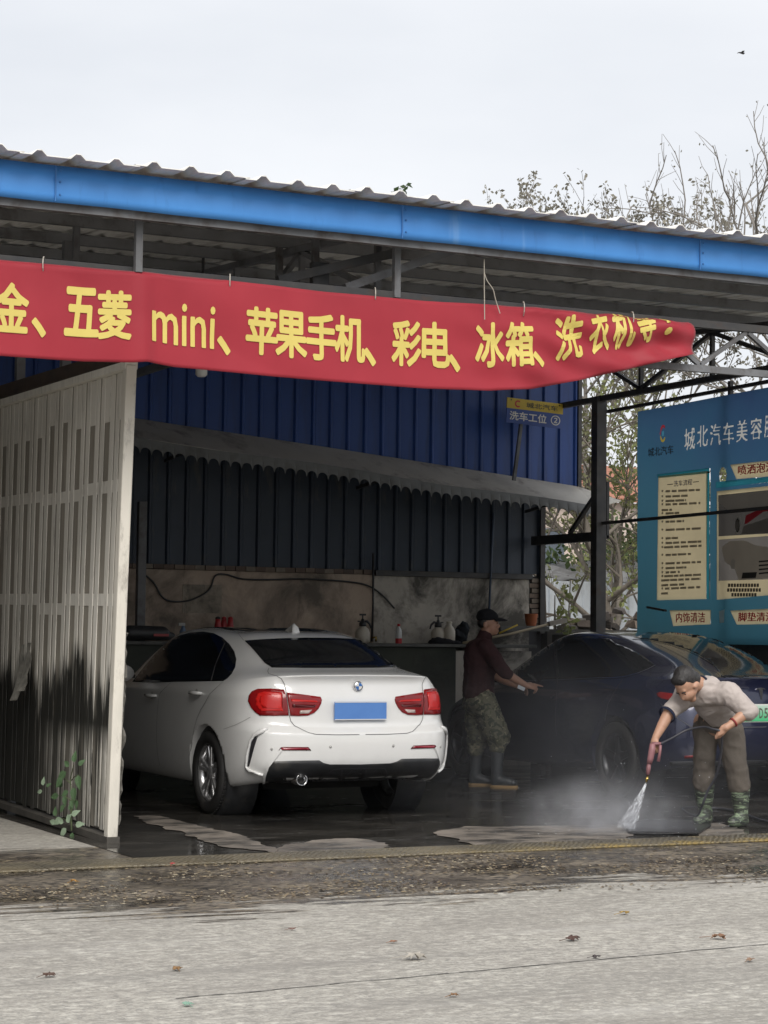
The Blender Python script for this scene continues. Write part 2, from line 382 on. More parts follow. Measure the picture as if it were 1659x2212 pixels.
# front truss carrying the banner
YT = 12.52
cpart('truss_chord', (1.5, YT, 3.715), (12.2, YT, 3.715), .05, .055, steel)
cpart('truss_chord', (1.5, YT, 3.385), (12.2, YT, 3.385), .045, .05, gal)
x = 2.0; k = 0
while x < 11.8:
    a, b_ = (3.41, 3.69) if k % 2 == 0 else (3.69, 3.41)
    cpart('truss_diagonal', (x, YT, a), (x + .42, YT, b_), .03, .03, gal); x += .42; k += 1
for (px_, py0, py1, yy) in ((300, 474, 592, 12.44), (857, 522, 590, 12.5)):
    P, Q = onY(px_, py0, yy), onY(px_, py1, yy); cpart('hanger', (P.x, yy, 4.05), (P.x, yy, 3.70), .045, .045, gal, (0, 1, 0))
for X, Y in ((4.55, 14.35), (3.9, 15.35), (6.0, 13.35), (6.15, 14.35)):
    cpart('hanger', (X, Y, zroof(Y) - .085), (X, Y, 3.70), .045, .045, gal, (0, 1, 0))
# brace bundle at the middle truss
P = lambda x, y, Y: onY(x, y, Y)
cpart('brace', P(745, 622, 12.64), P(1000, 534, 12.64), .055, .055, gal)
cpart('brace', P(600, 606, 12.72), P(860, 545, 12.72), .05, .06, steel)
cpart('brace', P(690, 568, 12.8), P(690, 626, 12.8), .12, .06, steel, (0, 1, 0))
# depth trusses
def depth_truss(X, z0, y0, y1, step, nm='truss'):
    cpart = lambda n_, p, q, w_, h_, m_=None, up=(0, 0, 1): inv(MB().bar(p, q, w_, h_, up).build(n_, steel, can))
    cpart(nm + '_chord', (X, y0, z0), (X, y1, z0 + .0), .06, .06); cpart(nm + '_chord', (X, y0, zroof(y0) - .11), (X, y1, zroof(y1) - .11), .06, .05)
    y = y0 + .1; k = 0
    while y + step < y1:
        cpart(nm + '_upright', (X, y, z0 + .03), (X, y, zroof(y) - .13), .04, .04, steel, (0, 1, 0))
        a, b_ = (zroof(y) - .13, z0 + .03) if k % 2 else (z0 + .03, zroof(y + step) - .13)
        cpart(nm + '_diagonal', (X, y, a), (X, y + step, b_), .04, .04); y += step; k += 1
depth_truss(11.95, 3.99, 13.0, 20.0, 1.28)
steel_, steel = steel, purm
depth_truss(6.25, 3.76, 12.75, 20.0, 1.3)
steel = steel_
# posts
post = inv(MB().box((11.885, 18.97, 0), (12.005, 19.09, 4.0)).build('post', steel, can))
for (px_, ) in ((47,), (145,)):
    q = onX(px_, 800, 4.75); inv(MB().box((4.70, q.y - .035, 0), (4.77, q.y + .035, zroof(q.y) - .09)).build('post', gal, can))
cpart('tie_beam', (11.95, 20.4, 2.50), (11.95, 19.12, 2.50), .09, .10)
cpart('brace', (11.93, 19.6, 2.55), (11.93, 19.1, 2.93), .04, .04)
cpart('tie_beam', (11.955, 18.96, 2.64), (11.955, 13.2, 2.68), .03, .032)
cpart('tie_beam', (12.06, 19.03, 3.86), (12.06, 13.2, 3.92), .035, .035)
for Y in (16.8, 14.2): cpart('poster_post', (12.07, Y, 1.445), (12.07, Y, 3.96), .04, .04, steel, (0, 1, 0))
cpart('pole', onY(1127, 905, 19.82), onY(1110, 1038, 19.82), .035, .035, gal)
cpart('post_bracket', (12.07, 19.05, 2.48), (12.07, 19.05, 3.1), .03, .03, steel, (0, 1, 0))
cpart('post_bracket', (12.03, 19.05, 2.5), (12.08, 19.05, 2.5), .03, .03, steel, (0, 1, 0))
# ------------------------------------------------------------------ back building
def blue_sheet(name, wdt, z0, z1, ribs, depth=.028):
    """trapezoid ribbed sheet facing -Y, origin at left bottom"""
    mb = MB(); prof = []; p = wdt / ribs
    for k in range(ribs):
        for dx, dy in ((0, 0), (.72, 0), (.80, -depth), (.90, -depth), (.985, 0)): prof.append((k * p + dx * p, dy))
    prof.append((wdt, 0))
    for z in (z0, z1):
        for x_, y_ in prof: mb.v.append((x_, y_, z))
    k = len(prof)
    for i in range(k - 1): mb.f.append((i, i + 1, k + i + 1, k + i))
    return mb.mesh(name)
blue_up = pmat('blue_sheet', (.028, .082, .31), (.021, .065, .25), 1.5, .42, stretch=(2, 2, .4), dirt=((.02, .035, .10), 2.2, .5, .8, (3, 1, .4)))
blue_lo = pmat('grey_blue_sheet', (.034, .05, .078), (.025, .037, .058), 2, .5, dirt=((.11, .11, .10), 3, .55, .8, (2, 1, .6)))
bld = thing('workshop_building', 'workshop building behind the bays with blue sheet wall and plaster base', 'building', (9, 20.6, 0))
def binv(o): o.location = o.location - Vector(bld.location); return o
for i in range(12):
    um = blue_sheet('wall_sheet', .82, 3.06 + .091 * .82 * (i + .0), 5.0, 4)
    o = link('wall_sheet', um, blue_up, bld); o.location = (12.39 - .82 * (i + 1), 20.2 - (i % 2) * .003, 0); binv(o)
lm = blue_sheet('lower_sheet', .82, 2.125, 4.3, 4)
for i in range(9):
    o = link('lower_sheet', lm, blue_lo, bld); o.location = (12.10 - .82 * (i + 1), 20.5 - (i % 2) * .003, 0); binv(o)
binv(MB().box((12.375, 20.15, 3.05), (12.42, 20.24, 5.0)).build('corner_trim', steel, bld))
binv(MB().box((12.06, 20.44, 1.45), (12.12, 20.54, 3.4)).build('corner_post', steel, bld))
# solid masonry behind the sheets
core = pmat('masonry_core', (.05, .05, .055), (.035, .035, .04), 2, .8)
binv(MB().box((.6, 20.62, 0), (12.05, 20.9, 4.6)).build('rear_wall', core, bld))
binv(MB().box((.5, 13.2, 0), (.6, 20.62, 4.3)).build('unseen_side_wall', core, bld))  # unseen end wall, added to keep the left of the bay dark
def plaster_mat(name, c1, c2, st, lo, hi, sc):
    m, n, l, b = nodes_of(name); v = coords(n)
    f = noise_node(n, l, v, 1.4, 6, .6, (1, 1, .8)); col = ramp(n, l, f, [(.3, c1), (.7, c2)])
    s = noise_node(n, l, v, sc, 8, .68, (1, 1, .85), .5)
    col = mixc(n, l, ramp(n, l, s, [(lo, 0.0), (hi, .9)]), col, st)
    s2 = noise_node(n, l, v, 4.5, 6, .7, (1.5, 1, .5)); col = mixc(n, l, ramp(n, l, s2, [(.58, 0.0), (.72, .6)]), col, (.05, .045, .04))
    l(col, b.inputs['Base Color']); b.inputs['Roughness'].default_value = .85
    bump_of(n, l, b, noise_node(n, l, v, 22, 6, .6), .25, .01); return m
tanp = plaster_mat('tan_plaster', (.43, .33, .26), (.54, .44, .35), (.11, .095, .08), .44, .66, 1.3)
greyp = plaster_mat('grey_plaster', (.55, .51, .45), (.36, .33, .29), (.055, .052, .045), .46, .6, 1.5)
XS = onY(806, 1300, 20.5).x
binv(MB().box((5.2, 20.48, 0), (XS, 20.6, 2.07)).build('plaster_wall', tanp, bld))
binv(MB().box((XS, 20.475, 0), (11.93, 20.6, 2.06)).build('plaster_wall', greyp, bld))
pat = MB(); q0, q1 = onY(395, 1262, 20.478), onY(478, 1325, 20.478); pat.box((q0.x, 20.474, q1.z), (q1.x, 20.4795, q0.z))
binv(pat.build('plaster_patch', plaster_mat('pale_patch', (.40, .35, .28), (.30, .26, .21), (.14, .12, .10), .45, .65, 5), bld))
brickm = [pmat('brick_%d' % i, c, tuple(x * .75 for x in c), 9, .85, bump=.3) for i, c in enumerate(((.22, .17, .135), (.17, .125, .10), (.26, .22, .18), (.13, .10, .085)))]
bme = MB().box((-.054, -.02, -.024), (.054, .06, .024)).mesh('brick')
bmes = []
for i in range(4):
    c = bme.copy(); c.materials.append(brickm[i]); bmes.append(c)
x = 5.6; i = 0
while x < XS - .05:
    o = link('brick', bmes[rnd.choice((0, 1, 1, 2, 3))], None, bld); o.location = (x, 20.475 - rnd.random() * .018, 2.098 + rnd.uniform(-.003, .003)); o.rotation_euler = (0, 0, rnd.uniform(-.04, .04)); binv(o)
    x += .1155
binv(MB().box((11.93, 20.55, 0), (12.2, 20.61, 1.48)).build('wall_foot', core, bld))
binv(MB().box((11.93, 20.51, 1.3), (12.055, 20.545, 2.1)).build('mortar_core', core, bld))
binv(MB().box((XS, 20.43, 2.063), (11.95, 20.6, 2.12)).build('wall_cap', steel, bld))
for k in range(10):   # raw brick end of the wall
    z = 1.53 + k * .058
    o = link('brick', bmes[(k * 2) % 4], None, bld); o.location = (12.0 + (k % 2) * .03, 20.5, z); o.scale = (1.1, 1, 1); binv(o)
# lean-to awning with scalloped valance
awm = pmat('awning_metal', (.54, .51, .45), (.43, .405, .355), 2, .5, dirt=((.14, .11, .09), 2.5, .52, .75, (1.5, 1, 1)))
valm = pmat('valance_metal', (.20, .205, .205), (.15, .155, .155), 2, .5, dirt=((.09, .085, .08), 3, .5, .8))
aw = thing('awning', 'beige sheet metal awning with scalloped valance across the blue back wall', 'awning', (9.5, 19.9, 3.0))
def ainv(o): o.location = o.location - Vector(aw.location); return o
A = [onY(150, 882, 20.17), onY(700, 965, 20.17), onY(1245, 1050, 20.17)]
Bq = [onY(150, 922, 19.5), onY(700, 1008, 19.5), onY(1290, 1094, 19.5)]
tip = onY(1342, 1081, 19.62)
for i in range(2):
    mb = MB()
    for dz in (0, -.012):
        for p in (A[i], A[i + 1], Bq[i + 1], Bq[i]): mb.v.append((p.x, p.y, p.z + dz))
    mb.f = [(0, 3, 2, 1), (4, 5, 6, 7), (0, 1, 5, 4), (1, 2, 6, 5), (2, 3, 7, 6), (3, 0, 4, 7)]
    ainv(mb.build('awning_sheet', awm, aw))
mb = MB(); mb.prism([A[2], Bq[2], tip], (0, 0, -.012)); ainv(mb.build('awning_tip', awm, aw))
mb = MB(); n_s = 50; xa, xb = onY(150, 960, 19.47).x, onY(1288, 1094, 19.47).x
def vtop(x): t = (x - Bq[0].x) / (Bq[2].x - Bq[0].x); return Bq[0].z + t * (Bq[2].z - Bq[0].z) - .004 + .012 * math.sin(x * 2.3)
pitch = (xb - xa) / n_s
for i in range(n_s):
    for j in range(10):
        t0 = j / 10; x0 = xa + (i + t0) * pitch; x1 = x0 + pitch / 10
        def low(xx, t): return vtop(xx) - (.155 - .065 * math.sqrt(max(0, 1 - (2 * t - 1) ** 2)))
        a, b_ = (x0, 19.48, vtop(x0)), (x1, 19.48, vtop(x1)); c, d = (x1, 19.46, low(x1, t0 + .1)), (x0, 19.46, low(x0, t0))
        mb.quad(a, d, c, b_)
o = mb.build('valance', valm, aw); ainv(o); s = o.modifiers.new('s', 'SOLIDIFY'); s.thickness = .006
for X in (7.4, 9.6, 11.7): ainv(MB().bar((X, 20.17, vtop(X) - .1), (X, 19.5, vtop(X) - .03), .03, .03).build('awning_bracket', steel, aw))
# masonry ledge (water tank) along the back wall
ledge_m = plaster_mat('mossy_tank', (.045, .05, .042), (.07, .075, .06), (.02, .022, .02), .45, .7, 1.2)
lip_m = pmat('ledge_slab', (.14, .14, .13), (.09, .09, .085), 4, .7, dirt=((.04, .045, .04), 3, .5, .7))
led = thing('water_tank', 'mossy dark masonry water tank with a ledge under the back wall', 'tank', (9, 20.1, 0))
XL = onY(985, 1400, 19.8).x
o = MB().box((5.3, 19.8, 0), (XL, 20.47, 1.285)).build('tank_body', ledge_m, led); o.location -= Vector(led.location)
o = MB().box((XL, 19.85, 0), (11.6, 20.465, 1.25)).build('pier', greyp, led); o.location -= Vector(led.location)
o = MB().box((5.3, 19.76, 1.287), (11.62, 20.46, 1.322)).build('ledge_slab', lip_m, led, bevel=.006); o.location -= Vector(led.location)
# low dark wall to the right of the bays, under the poster, and its rubble
loww = pmat('dark_wall', (.04, .038, .036), (.06, .056, .05), 3, .9, bump=.4, dirt=((.02, .02, .02), 2, .5, .7))
lw = MB().box((12.13, 12.9, 0), (12.35, 20.3, 1.44)).build('low_wall', loww); tag(lw, 'dark low wall along the right side of the dark car', 'wall')
lw2 = MB().box((12.14, 20.42, 0), (17.5, 20.62, 1.50)).build('low_wall', loww); tag(lw2, 'dark low wall with rubble on top beyond the canopy post', 'wall')
# ------------------------------------------------------------------ gate leaf on the left
def gate_mat(name, c1, c2, low):
    m, n, l, b = nodes_of(name); v = coords(n)
    sep = n.new('ShaderNodeSeparateXYZ'); l(v, sep.inputs[0])
    f = noise_node(n, l, v, 3, 5, .6, (1, 1, .3)); col = ramp(n, l, f, [(.3, c1), (.7, c2)])
    st = noise_node(n, l, v, 5, 6, .7, (1, 3.2, .14)); col = mixc(n, l, ramp(n, l, st, [(.5, 0.0), (.75, .5)]), col, tuple(x * .55 for x in c1))
    # black mould rising from the ground in streaks
    s1 = noise_node(n, l, v, 5.5, 7, .7, (1, 2.6, .13)); s2 = noise_node(n, l, v, 1.1, 3, .5, (1, 1, .5))
    hgt = mth(n, l, 'ADD', mth(n, l, 'MULTIPLY', mth(n, l, 'SUBTRACT', s1, .5), 1.1), mth(n, l, 'MULTIPLY', mth(n, l, 'SUBTRACT', s2, .5), 1.3))
    top = mth(n, l, 'MULTIPLY', mth(n, l, 'SUBTRACT', mth(n, l, 'ADD', low, hgt), sep.outputs['Z']), 4.6, True)
    s3 = noise_node(n, l, v, 7, 6, .7, (1, 2.5, .1))
    yfade = mth(n, l, 'MULTIPLY', mth(n, l, 'SUBTRACT', 1.15, mth(n, l, 'MULTIPLY', mth(n, l, 'SUBTRACT', sep.outputs['Y'], 13.2), .55)), 1.0, True)
    keep = mth(n, l, 'MULTIPLY', ramp(n, l, s3, [(.42, 0.0), (.56, 1.0)]), yfade)
    bare = mth(n, l, 'MULTIPLY', keep, mth(n, l, 'MULTIPLY', mth(n, l, 'SUBTRACT', .78, sep.outputs['Z']), 5.0, True))
    mask = mth(n, l, 'MULTIPLY', top, mth(n, l, 'SUBTRACT', 1.0, mth(n, l, 'MULTIPLY', bare, .9)))
    col = mixc(n, l, mask, col, (.022, .022, .019))
    gr = noise_node(n, l, v, 9, 7, .7, (1, 2, .35)); col = mixc(n, l, ramp(n, l, gr, [(.56, 0.0), (.7, .5)]), col, (.13, .115, .095))
    l(col, b.inputs['Base Color']); b.inputs['Roughness'].default_value = .55
    bump_of(n, l, b, noise_node(n, l, v, 14, 5, .6, (1, 1, .3)), .3, .012); return m
gw = gate_mat('gate_white', (.80, .77, .70), (.69, .66, .59), 1.08)
gg = gate_mat('gate_grey', (.36, .33, .28), (.26, .24, .20), 1.1)
gs = gate_mat('gate_stile', (.74, .70, .62), (.62, .59, .52), -.15)
gate = thing('gate_leaf', 'stained off-white ribbed metal gate leaf, black with mould at the bottom', 'gate', (4.58, 15.0, 0))
XG = 4.583
def lean(p):                                  # near edge leans, as in the photo
    x, y, z = p; return (x - .02 * (z - 1.6) * 0, y - .066 * z * max(0, (17.5 - y) / 4.2), z + .012 * (y - 13.3))
def gpart(name, lo, hi, mat, seg=1, bevel=0):
    mb = MB().box(lo, hi); mb.v = [lean(p) for p in mb.v]; o = mb.build(name, mat, gate, bevel=bevel); o.location -= Vector(gate.location); return o
Y0g, Y1g, ZT = 13.345, 18.6, 3.19
mb = MB(); gpart('backing_sheet', (XG - .004, Y0g + .06, .07), (XG + .004, Y1g, ZT - .02), gg)
pitch = .305; k = 0; y = Y0g + .10
while y + pitch < Y1g:
    # slot, then two flats with a groove between them
    a = y + .105; j = rnd.uniform(-.006, .006)
    o = gpart('rib', (XG - .013, a, .05 + rnd.random() * .03), (XG - .006, a + .078, ZT - .02), gw, bevel=.008)
    o2 = gpart('rib', (XG - .0125, a + .112 + j, .05 + rnd.random() * .03), (XG - .006, a + .19, ZT - .02), gw, bevel=.008)
    gpart('groove_strip', (XG - .0085, a + .079, .07), (XG - .007, a + .111 + j, ZT - .03), gg)
    top = .32 if k not in (4, 5) else .25
    gpart('slot_head', (XG - .0105, y, ZT - top - .02), (XG - .0065, y + .104, ZT - .025), gw)
    for zz, off in ((2.36, 0), (1.585, .0)):
        dz = -.03 if k in (3, 4, 5) and zz > 2 else (-.07 if k in (4, 5) else 0)
        gpart('cross_rail', (XG - .0098, y - .004, zz + dz), (XG - .0062, y + .108, zz + .085 + dz), gw, bevel=.004)
        gpart('cross_rail', (XG - .0092, a + .079, zz + dz), (XG - .0072, a + .111, zz + .085 + dz), gw)
    y += pitch; k += 1
gpart('top_rail', (XG - .06, Y0g - .0, ZT - .02), (XG + .03, Y1g, ZT + .035), gw, bevel=.006)
gpart('edge_stile', (XG - .055, Y0g - .015, .03), (XG + .02, Y0g + .07, ZT + .01), gs, bevel=.01)
# torn flashing along the near edge
mb = MB(); pts = []
for i in range(40):
    z = .12 + i * .033; pts.append((XG + .035 + .022 * mnoise.noise(Vector((i * .31, 0, 3))) + rnd.uniform(-.004, .004), Y0g + .03 + rnd.uniform(-.01, .01), z))
mb.tube([lean(p) for p in pts], [.006 + .010 * rnd.random() for _ in pts], 5); o = mb.build('torn_edge', pmat('torn_sheet', (.16, .15, .13), (.09, .085, .075), 12, .7), gate); o.location -= Vector(gate.location)
mb = MB().box((XG - .06, Y0g - .02, .0), (XG + .03, Y1g, .045)); mb.v = [lean(p) for p in mb.v]
o = mb.build('bottom_rail', pmat('dirty_rail', (.09, .082, .07), (.05, .046, .04), 6, .8), gate); o.location -= Vector(gate.location)
# peeling sheet flaps
for (px_, py_, w_, h_) in ((52, 1452, .11, .42), (66, 1440, .13, .36)):
    c = onX(px_, py_, XG - .055); mb = MB(); n_ = 6
    for i in range(n_ + 1):
        t = i / n_; wz = c.z + h_ * (.5 - t); ww = w_ * (.35 + .65 * t * (1.3 - t)) / 2; bow = -.015 - .05 * t * t
        mb.v += [(XG - .05 + bow, c.y - ww + .03 * math.sin(i * 2.1), wz), (XG - .05 + bow * 1.6, c.y + ww, wz + .02 * math.sin(i))]
    for i in range(n_): a = 2 * i; mb.f.append((a, a + 1, a + 3, a + 2))
    o = mb.build('peeling_flap', pmat('peeled', (.26, .25, .22), (.12, .115, .10), 14, .75), gate); o.location -= Vector(gate.location)
    s = o.modifiers.new('s', 'SOLIDIFY'); s.thickness = .005
# header beam above the gate
hb = MB().bar((4.66, 13.05, 3.30), (4.66, 18.7, 3.40), .09, .10).build('gate_track', pmat('rusty_beam', (.05, .04, .036), (.09, .06, .045), 5, .8)); tag(hb, 'rusty dark track beam running above the white gate leaf', 'beam')
# ------------------------------------------------------------------ red banner
def banner_mat():
    m, n, l, b = nodes_of('red_banner'); v = coords(n)
    f = noise_node(n, l, v, 1.5, 4, .5); col = ramp(n, l, f, [(.3, (.35, .026, .042)), (.7, (.42, .034, .052))])
    wv = n.new('ShaderNodeTexWave'); wv.inputs['Scale'].default_value = 55; l(v, wv.inputs['Vector'])
    l(col, b.inputs['Base Color']); b.inputs['Roughness'].default_value = .55; b.inputs['Specular IOR Level'].default_value = .3
    b.inputs['Sheen Weight'].default_value = .2
    tr = n.new('ShaderNodeBsdfTranslucent'); l(col, tr.inputs['Color']); ms = n.new('ShaderNodeMixShader'); ms.inputs[0].default_value = .22
    out = n['Material Output']; l(b.outputs[0], ms.inputs[1]); l(tr.outputs[0], ms.inputs[2]); l(ms.outputs[0], out.inputs['Surface'])
    bump_of(n, l, b, noise_node(n, l, v, 5, 4, .5, (1, 1, .5)), .12, .02); return m
ban = thing('banner', 'long red cloth banner with yellow lettering hung under the blue fascia', 'banner', (6, 12.43, 3.1))
YB, ZTOP, BH = 12.425, 3.70, .60
def zbot(x):
    pts = ((-9, 3.09), (3.4, 3.10), (4.0, 3.102), (4.33, 3.118), (4.42, 3.128), (4.6, 3.108), (5.6, 3.085), (6.4, 3.082), (6.9, 3.10), (7.25, 3.135), (7.63, 3.22), (8.0, 3.315), (8.4, 3.425), (8.62, 3.48), (9.5, 3.6))
    for (a, b_), (c, d) in zip(pts, pts[1:]):
        if a <= x <= c: t = (x - a) / (c - a); return b_ + (d - b_) * t
    return 3.1
def bsurf(x, hgt, off=0.0):
    """point on the cloth at distance hgt above its bottom hem"""
    z = zbot(x) + hgt; cr = max(0.0, (x - 6.4)) ** 1.2
    wr = .013 * cr * math.sin(9 * x + 26 * hgt + 1.5 * math.sin(5 * x)) + .009 * cr * math.sin(21 * x + 14 * hgt + 1) + .012 * mnoise.noise(Vector((x * 2.2, hgt * 3, 0))) + .006 * mnoise.noise(Vector((x * 6, hgt * 2 + x * 2, 5))) + .006 * (1 - abs(mnoise.noise(Vector((x * 1.3 + hgt * 2, hgt * 1.2, 8)))) * 4) + .008 * math.sin(1.9 * x) * (1 - hgt / BH)
    cre = -.020 * math.exp(-((x - 4.4) / .05) ** 2) * (1 - .6 * hgt / BH)
    y = YB + wr + cre - .02 * (1 - hgt / BH)
    if z > ZTOP: over = z - ZTOP; return (x, y + .01 + over, ZTOP + .022 * min(1, over * 20) + over * .02)   # laid back over the truss chord
    return (x, y - off, z)
mb = MB(); nx, nz_ = 300, 26; xa, xb = 1.2, 8.60
for j in range(nz_ + 1):
    for i in range(nx + 1): mb.v.append(bsurf(xa + (xb - xa) * i / nx, BH * j / nz_))
for j in range(nz_):
    for i in range(nx): a = j * (nx + 1) + i; mb.f.append((a, a + 1, a + nx + 2, a + nx + 1))
o = mb.build('cloth', banner_mat(), ban, True); o.location -= Vector(ban.location)
o.modifiers.new('s', 'SOLIDIFY').thickness = .002
yel = pmat('banner_yellow', (.62, .50, .13), (.57, .46, .115), 3, .6)
zz4 = lambda x, y: (x * .5, y * .5 + 297)
zz5 = lambda x, y: ((1400 + x * 1.00783) / 1.85172, (700 + y * 1.00783) / 1.85172)
chars = [('金', zz4(48, 735), 1), ('、', zz4(165, 822), 0), ('五', zz4(350, 755), 1), ('菱', zz4(493, 768), 1), ('mini', zz4(790, 810), 2), ('、', zz4(965, 900), 0),
         ('苹', zz4(1127, 838), 1), ('果', zz4(1253, 853), 1), ('手', zz4(1383, 865), 1), ('机', zz4(1508, 872), 1), ('、', zz4(1592, 950), 0),
         ('彩', zz5(220, 670), 1), ('电', zz5(338, 675), 1), ('、', zz5(410, 748), 0), ('冰', zz5(550, 688), 1), ('箱', zz5(668, 690), 1), ('、', zz5(742, 748), 0),
         ('洗', zz5(868, 672), 1), ('衣', zz5(988, 655), 1), ('机', zz5(1080, 645), 1), ('等', zz5(1172, 635), 1), ('！', zz5(1252, 622), 3)]
for ch, (cx, cy), kind in chars:
    p = onY(cx, cy, YB); bm = text_bm(ch, 1, 1, {0: .02, 1: .030, 2: .012, 3: .01}[kind])
    xs = [v.co.x for v in bm.verts]; ys = [v.co.y for v in bm.verts]; W_, H_ = max(xs) - min(xs), max(ys) - min(ys)
    if ch in '衣机等' and p.x > 7.3: kind = 4
    tw, th = {4: (.165, .31), 0: (.095, .125), 1: (.225, .315), 2: (.43, .275), 3: (.05, .27)}[kind]
    for v in bm.verts: v.co.x *= tw / W_; v.co.y *= th / H_
    hc = p.z - zbot(p.x) if p.x < 6.9 else .315 - .0 * (p.x - 6.9)
    if kind == 0 and p.x > 6.9: hc = .20
    bmesh.ops.triangulate(bm, faces=bm.faces[:])
    for ax in (0, 1):
        t = -.3
        while t < .3:
            co = [0, 0, 0]; no = [0, 0, 0]; co[ax] = t; no[ax] = 1
            bmesh.ops.bisect_plane(bm, geom=bm.verts[:] + bm.edges[:] + bm.faces[:], plane_co=co, plane_no=no); t += .03
    def mapf(c, px_=p.x, hc=hc): return Vector(bsurf(px_ + c.x + c.y * -.0, max(.0, hc + c.y), .005 + c.z)) - Vector(ban.location)
    bm_obj(bm, 'lettering', yel, ban, mapf)
twm0 = pmat('tie_rope', (.5, .47, .42), (.4, .37, .33), 9, .9)
for X in (2.2, 3.75, 5.0, 6.05, 7.2, 8.1):
    o = MB().tube([(X + .03 * math.cos(a), YB + .05 + .075 * math.cos(a), 3.695 + .055 * math.sin(a)) for a in [k * math.pi / 6 for k in range(13)]], .004, 5).build('tie_cord', twm0, ban); o.location -= Vector(ban.location)
# ------------------------------------------------------------------ bay sign
sg = thing('bay_sign', 'small yellow and blue hanging sign reading wash bay two', 'sign', (11.7, 19.78, 3.7))
S0, S1, S2 = onY(1095, 858, 19.75), onY(1216, 873, 19.75), onY(1095, 912, 19.75)
sw, sh = S1.x - S0.x, S0.z - S2.z; zc = (S0.z + S1.z) / 2 - sh / 2; xc = (S0.x + S1.x) / 2
tilt = math.atan2(S1.z - S0.z, sw)
def sgo(o): o.location = Vector((xc, 19.75, zc)) - Vector(sg.location); o.rotation_euler = (0, -tilt, 0); return o
sgo(MB().box((-sw / 2, 0, sh * .08), (sw / 2, .012, sh / 2)).build('upper_panel', pmat('sign_yellow', (.62, .45, .06), (.55, .40, .05), 3, .5), sg))
sgo(MB().box((-sw / 2, 0, -sh / 2), (sw / 2, .012, sh * .078)).build('lower_panel', pmat('sign_blue', (.05, .10, .33), (.04, .08, .28), 3, .5), sg))
def sgt(body, x, z, hgt, width, mat, bold=.02, dy=-.003):
    bm = text_bm(body, 1, 1, bold); xs = [v.co.x for v in bm.verts]; ys = [v.co.y for v in bm.verts]
    for v in bm.verts: v.co.x *= width / (max(xs) - min(xs)); v.co.y *= hgt / (max(ys) - min(ys))
    sgo(bm_obj(bm, 'lettering', mat, sg, lambda c: (x + c.x, dy - c.z, z + c.y)))
white_p = pmat('print_white', (.75, .74, .70), (.70, .69, .65), 5, .6)
dark_p = pmat('print_dark', (.10, .10, .07), (.08, .08, .06), 5, .6)
red_p = pmat('print_red', (.55, .05, .06), (.48, .04, .05), 5, .6)
sgt('洗车工位', -sw * .12, -sh * .2, sh * .36, sw * .66, white_p)
sgt('②', sw * .37, -sh * .2, sh * .40, sw * .17, white_p, .012)
sgt('城北汽车', sw * .12, sh * .285, sh * .22, sw * .56, dark_p, .012)
def ring_print(parent, fn, r1, r2, segs, mat, name='emblem'):
    mb = MB()
    for a0, a1 in segs:
        n_ = 10
        for i in range(n_):
            A0 = R(a0 + (a1 - a0) * i / n_); A1 = R(a0 + (a1 - a0) * (i + 1) / n_)
            mb.quad(fn(r1 * math.cos(A0), r1 * math.sin(A0)), fn(r2 * math.cos(A0), r2 * math.sin(A0)), fn(r2 * math.cos(A1), r2 * math.sin(A1)), fn(r1 * math.cos(A1), r1 * math.sin(A1)))
    return mb.build(name, mat, parent)
sgo(ring_print(sg, lambda a, b_: (-sw * .31 + a, -.003, sh * .285 + b_), sh * .085, sh * .145, ((45, 315),), red_p))
for sx in (-1, 1): sgo(MB().lathe([(.008, -.004), (.008, .0)], (sx * sw * .43, 0, sh * .42), (0, 1, 0), 8).build('bolt', dark_p, sg))
# ------------------------------------------------------------------ poster on the right side frame
def poster_mat():
    m, n, l, b = nodes_of('poster_print'); v = coords(n); sep = n.new('ShaderNodeSeparateXYZ'); l(v, sep.inputs[0])
    g_ = mth(n, l, 'ADD', mth(n, l, 'MULTIPLY', mth(n, l, 'SUBTRACT', sep.outputs['Z'], 1.4), .34), mth(n, l, 'MULTIPLY', mth(n, l, 'SUBTRACT', 18.35, sep.outputs['Y']), .10))
    col = ramp(n, l, g_, [(.05, (.065, .20, .25)), (.5, (.085, .24, .34)), (.8, (.075, .18, .33)), (1, (.065, .13, .28))])
    f = noise_node(n, l, v, 2, 4, .5); col = mixc(n, l, ramp(n, l, f, [(.4, 0.0), (.8, .25)]), col, (.06, .27, .40))
    l(col, b.inputs['Base Color']); b.inputs['Roughness'].default_value = .45
    tr = n.new('ShaderNodeBsdfTranslucent'); l(col, tr.inputs['Color']); ms = n.new('ShaderNodeMixShader'); ms.inputs[0].default_value = .5
    out = n['Material Output']; l(b.outputs[0], ms.inputs[1]); l(tr.outputs[0], ms.inputs[2]); l(ms.outputs[0], out.inputs['Surface'])
    bump_of(n, l, b, noise_node(n, l, v, 4, 3, .5, (1, 2, .6)), .1, .02); return m
def pmt(name, c, tr_=.5):
    if name in MATS: return MATS[name]
    m, n, l, b = nodes_of(name); v = coords(n); f = noise_node(n, l, v, 3, 4, .5)
    col = ramp(n, l, f, [(.3, c), (.7, tuple(x * .86 for x in c))]); l(col, b.inputs['Base Color']); b.inputs['Roughness'].default_value = .5
    tr = n.new('ShaderNodeBsdfTranslucent'); l(col, tr.inputs['Color']); ms = n.new('ShaderNodeMixShader'); ms.inputs[0].default_value = tr_
    out = n['Material Output']; l(b.outputs[0], ms.inputs[1]); l(tr.outputs[0], ms.inputs[2]); l(ms.outputs[0], out.inputs['Surface'])
    MATS[name] = m; return m
po = thing('wash_poster', 'big blue printed car wash poster stretched on the right side frame', 'poster', (12.0, 16.5, 1.43))
XP = 12.0
def pin(o): o.location -= Vector(po.location); return o
mb = MB(); ny, nzp = 390, 300
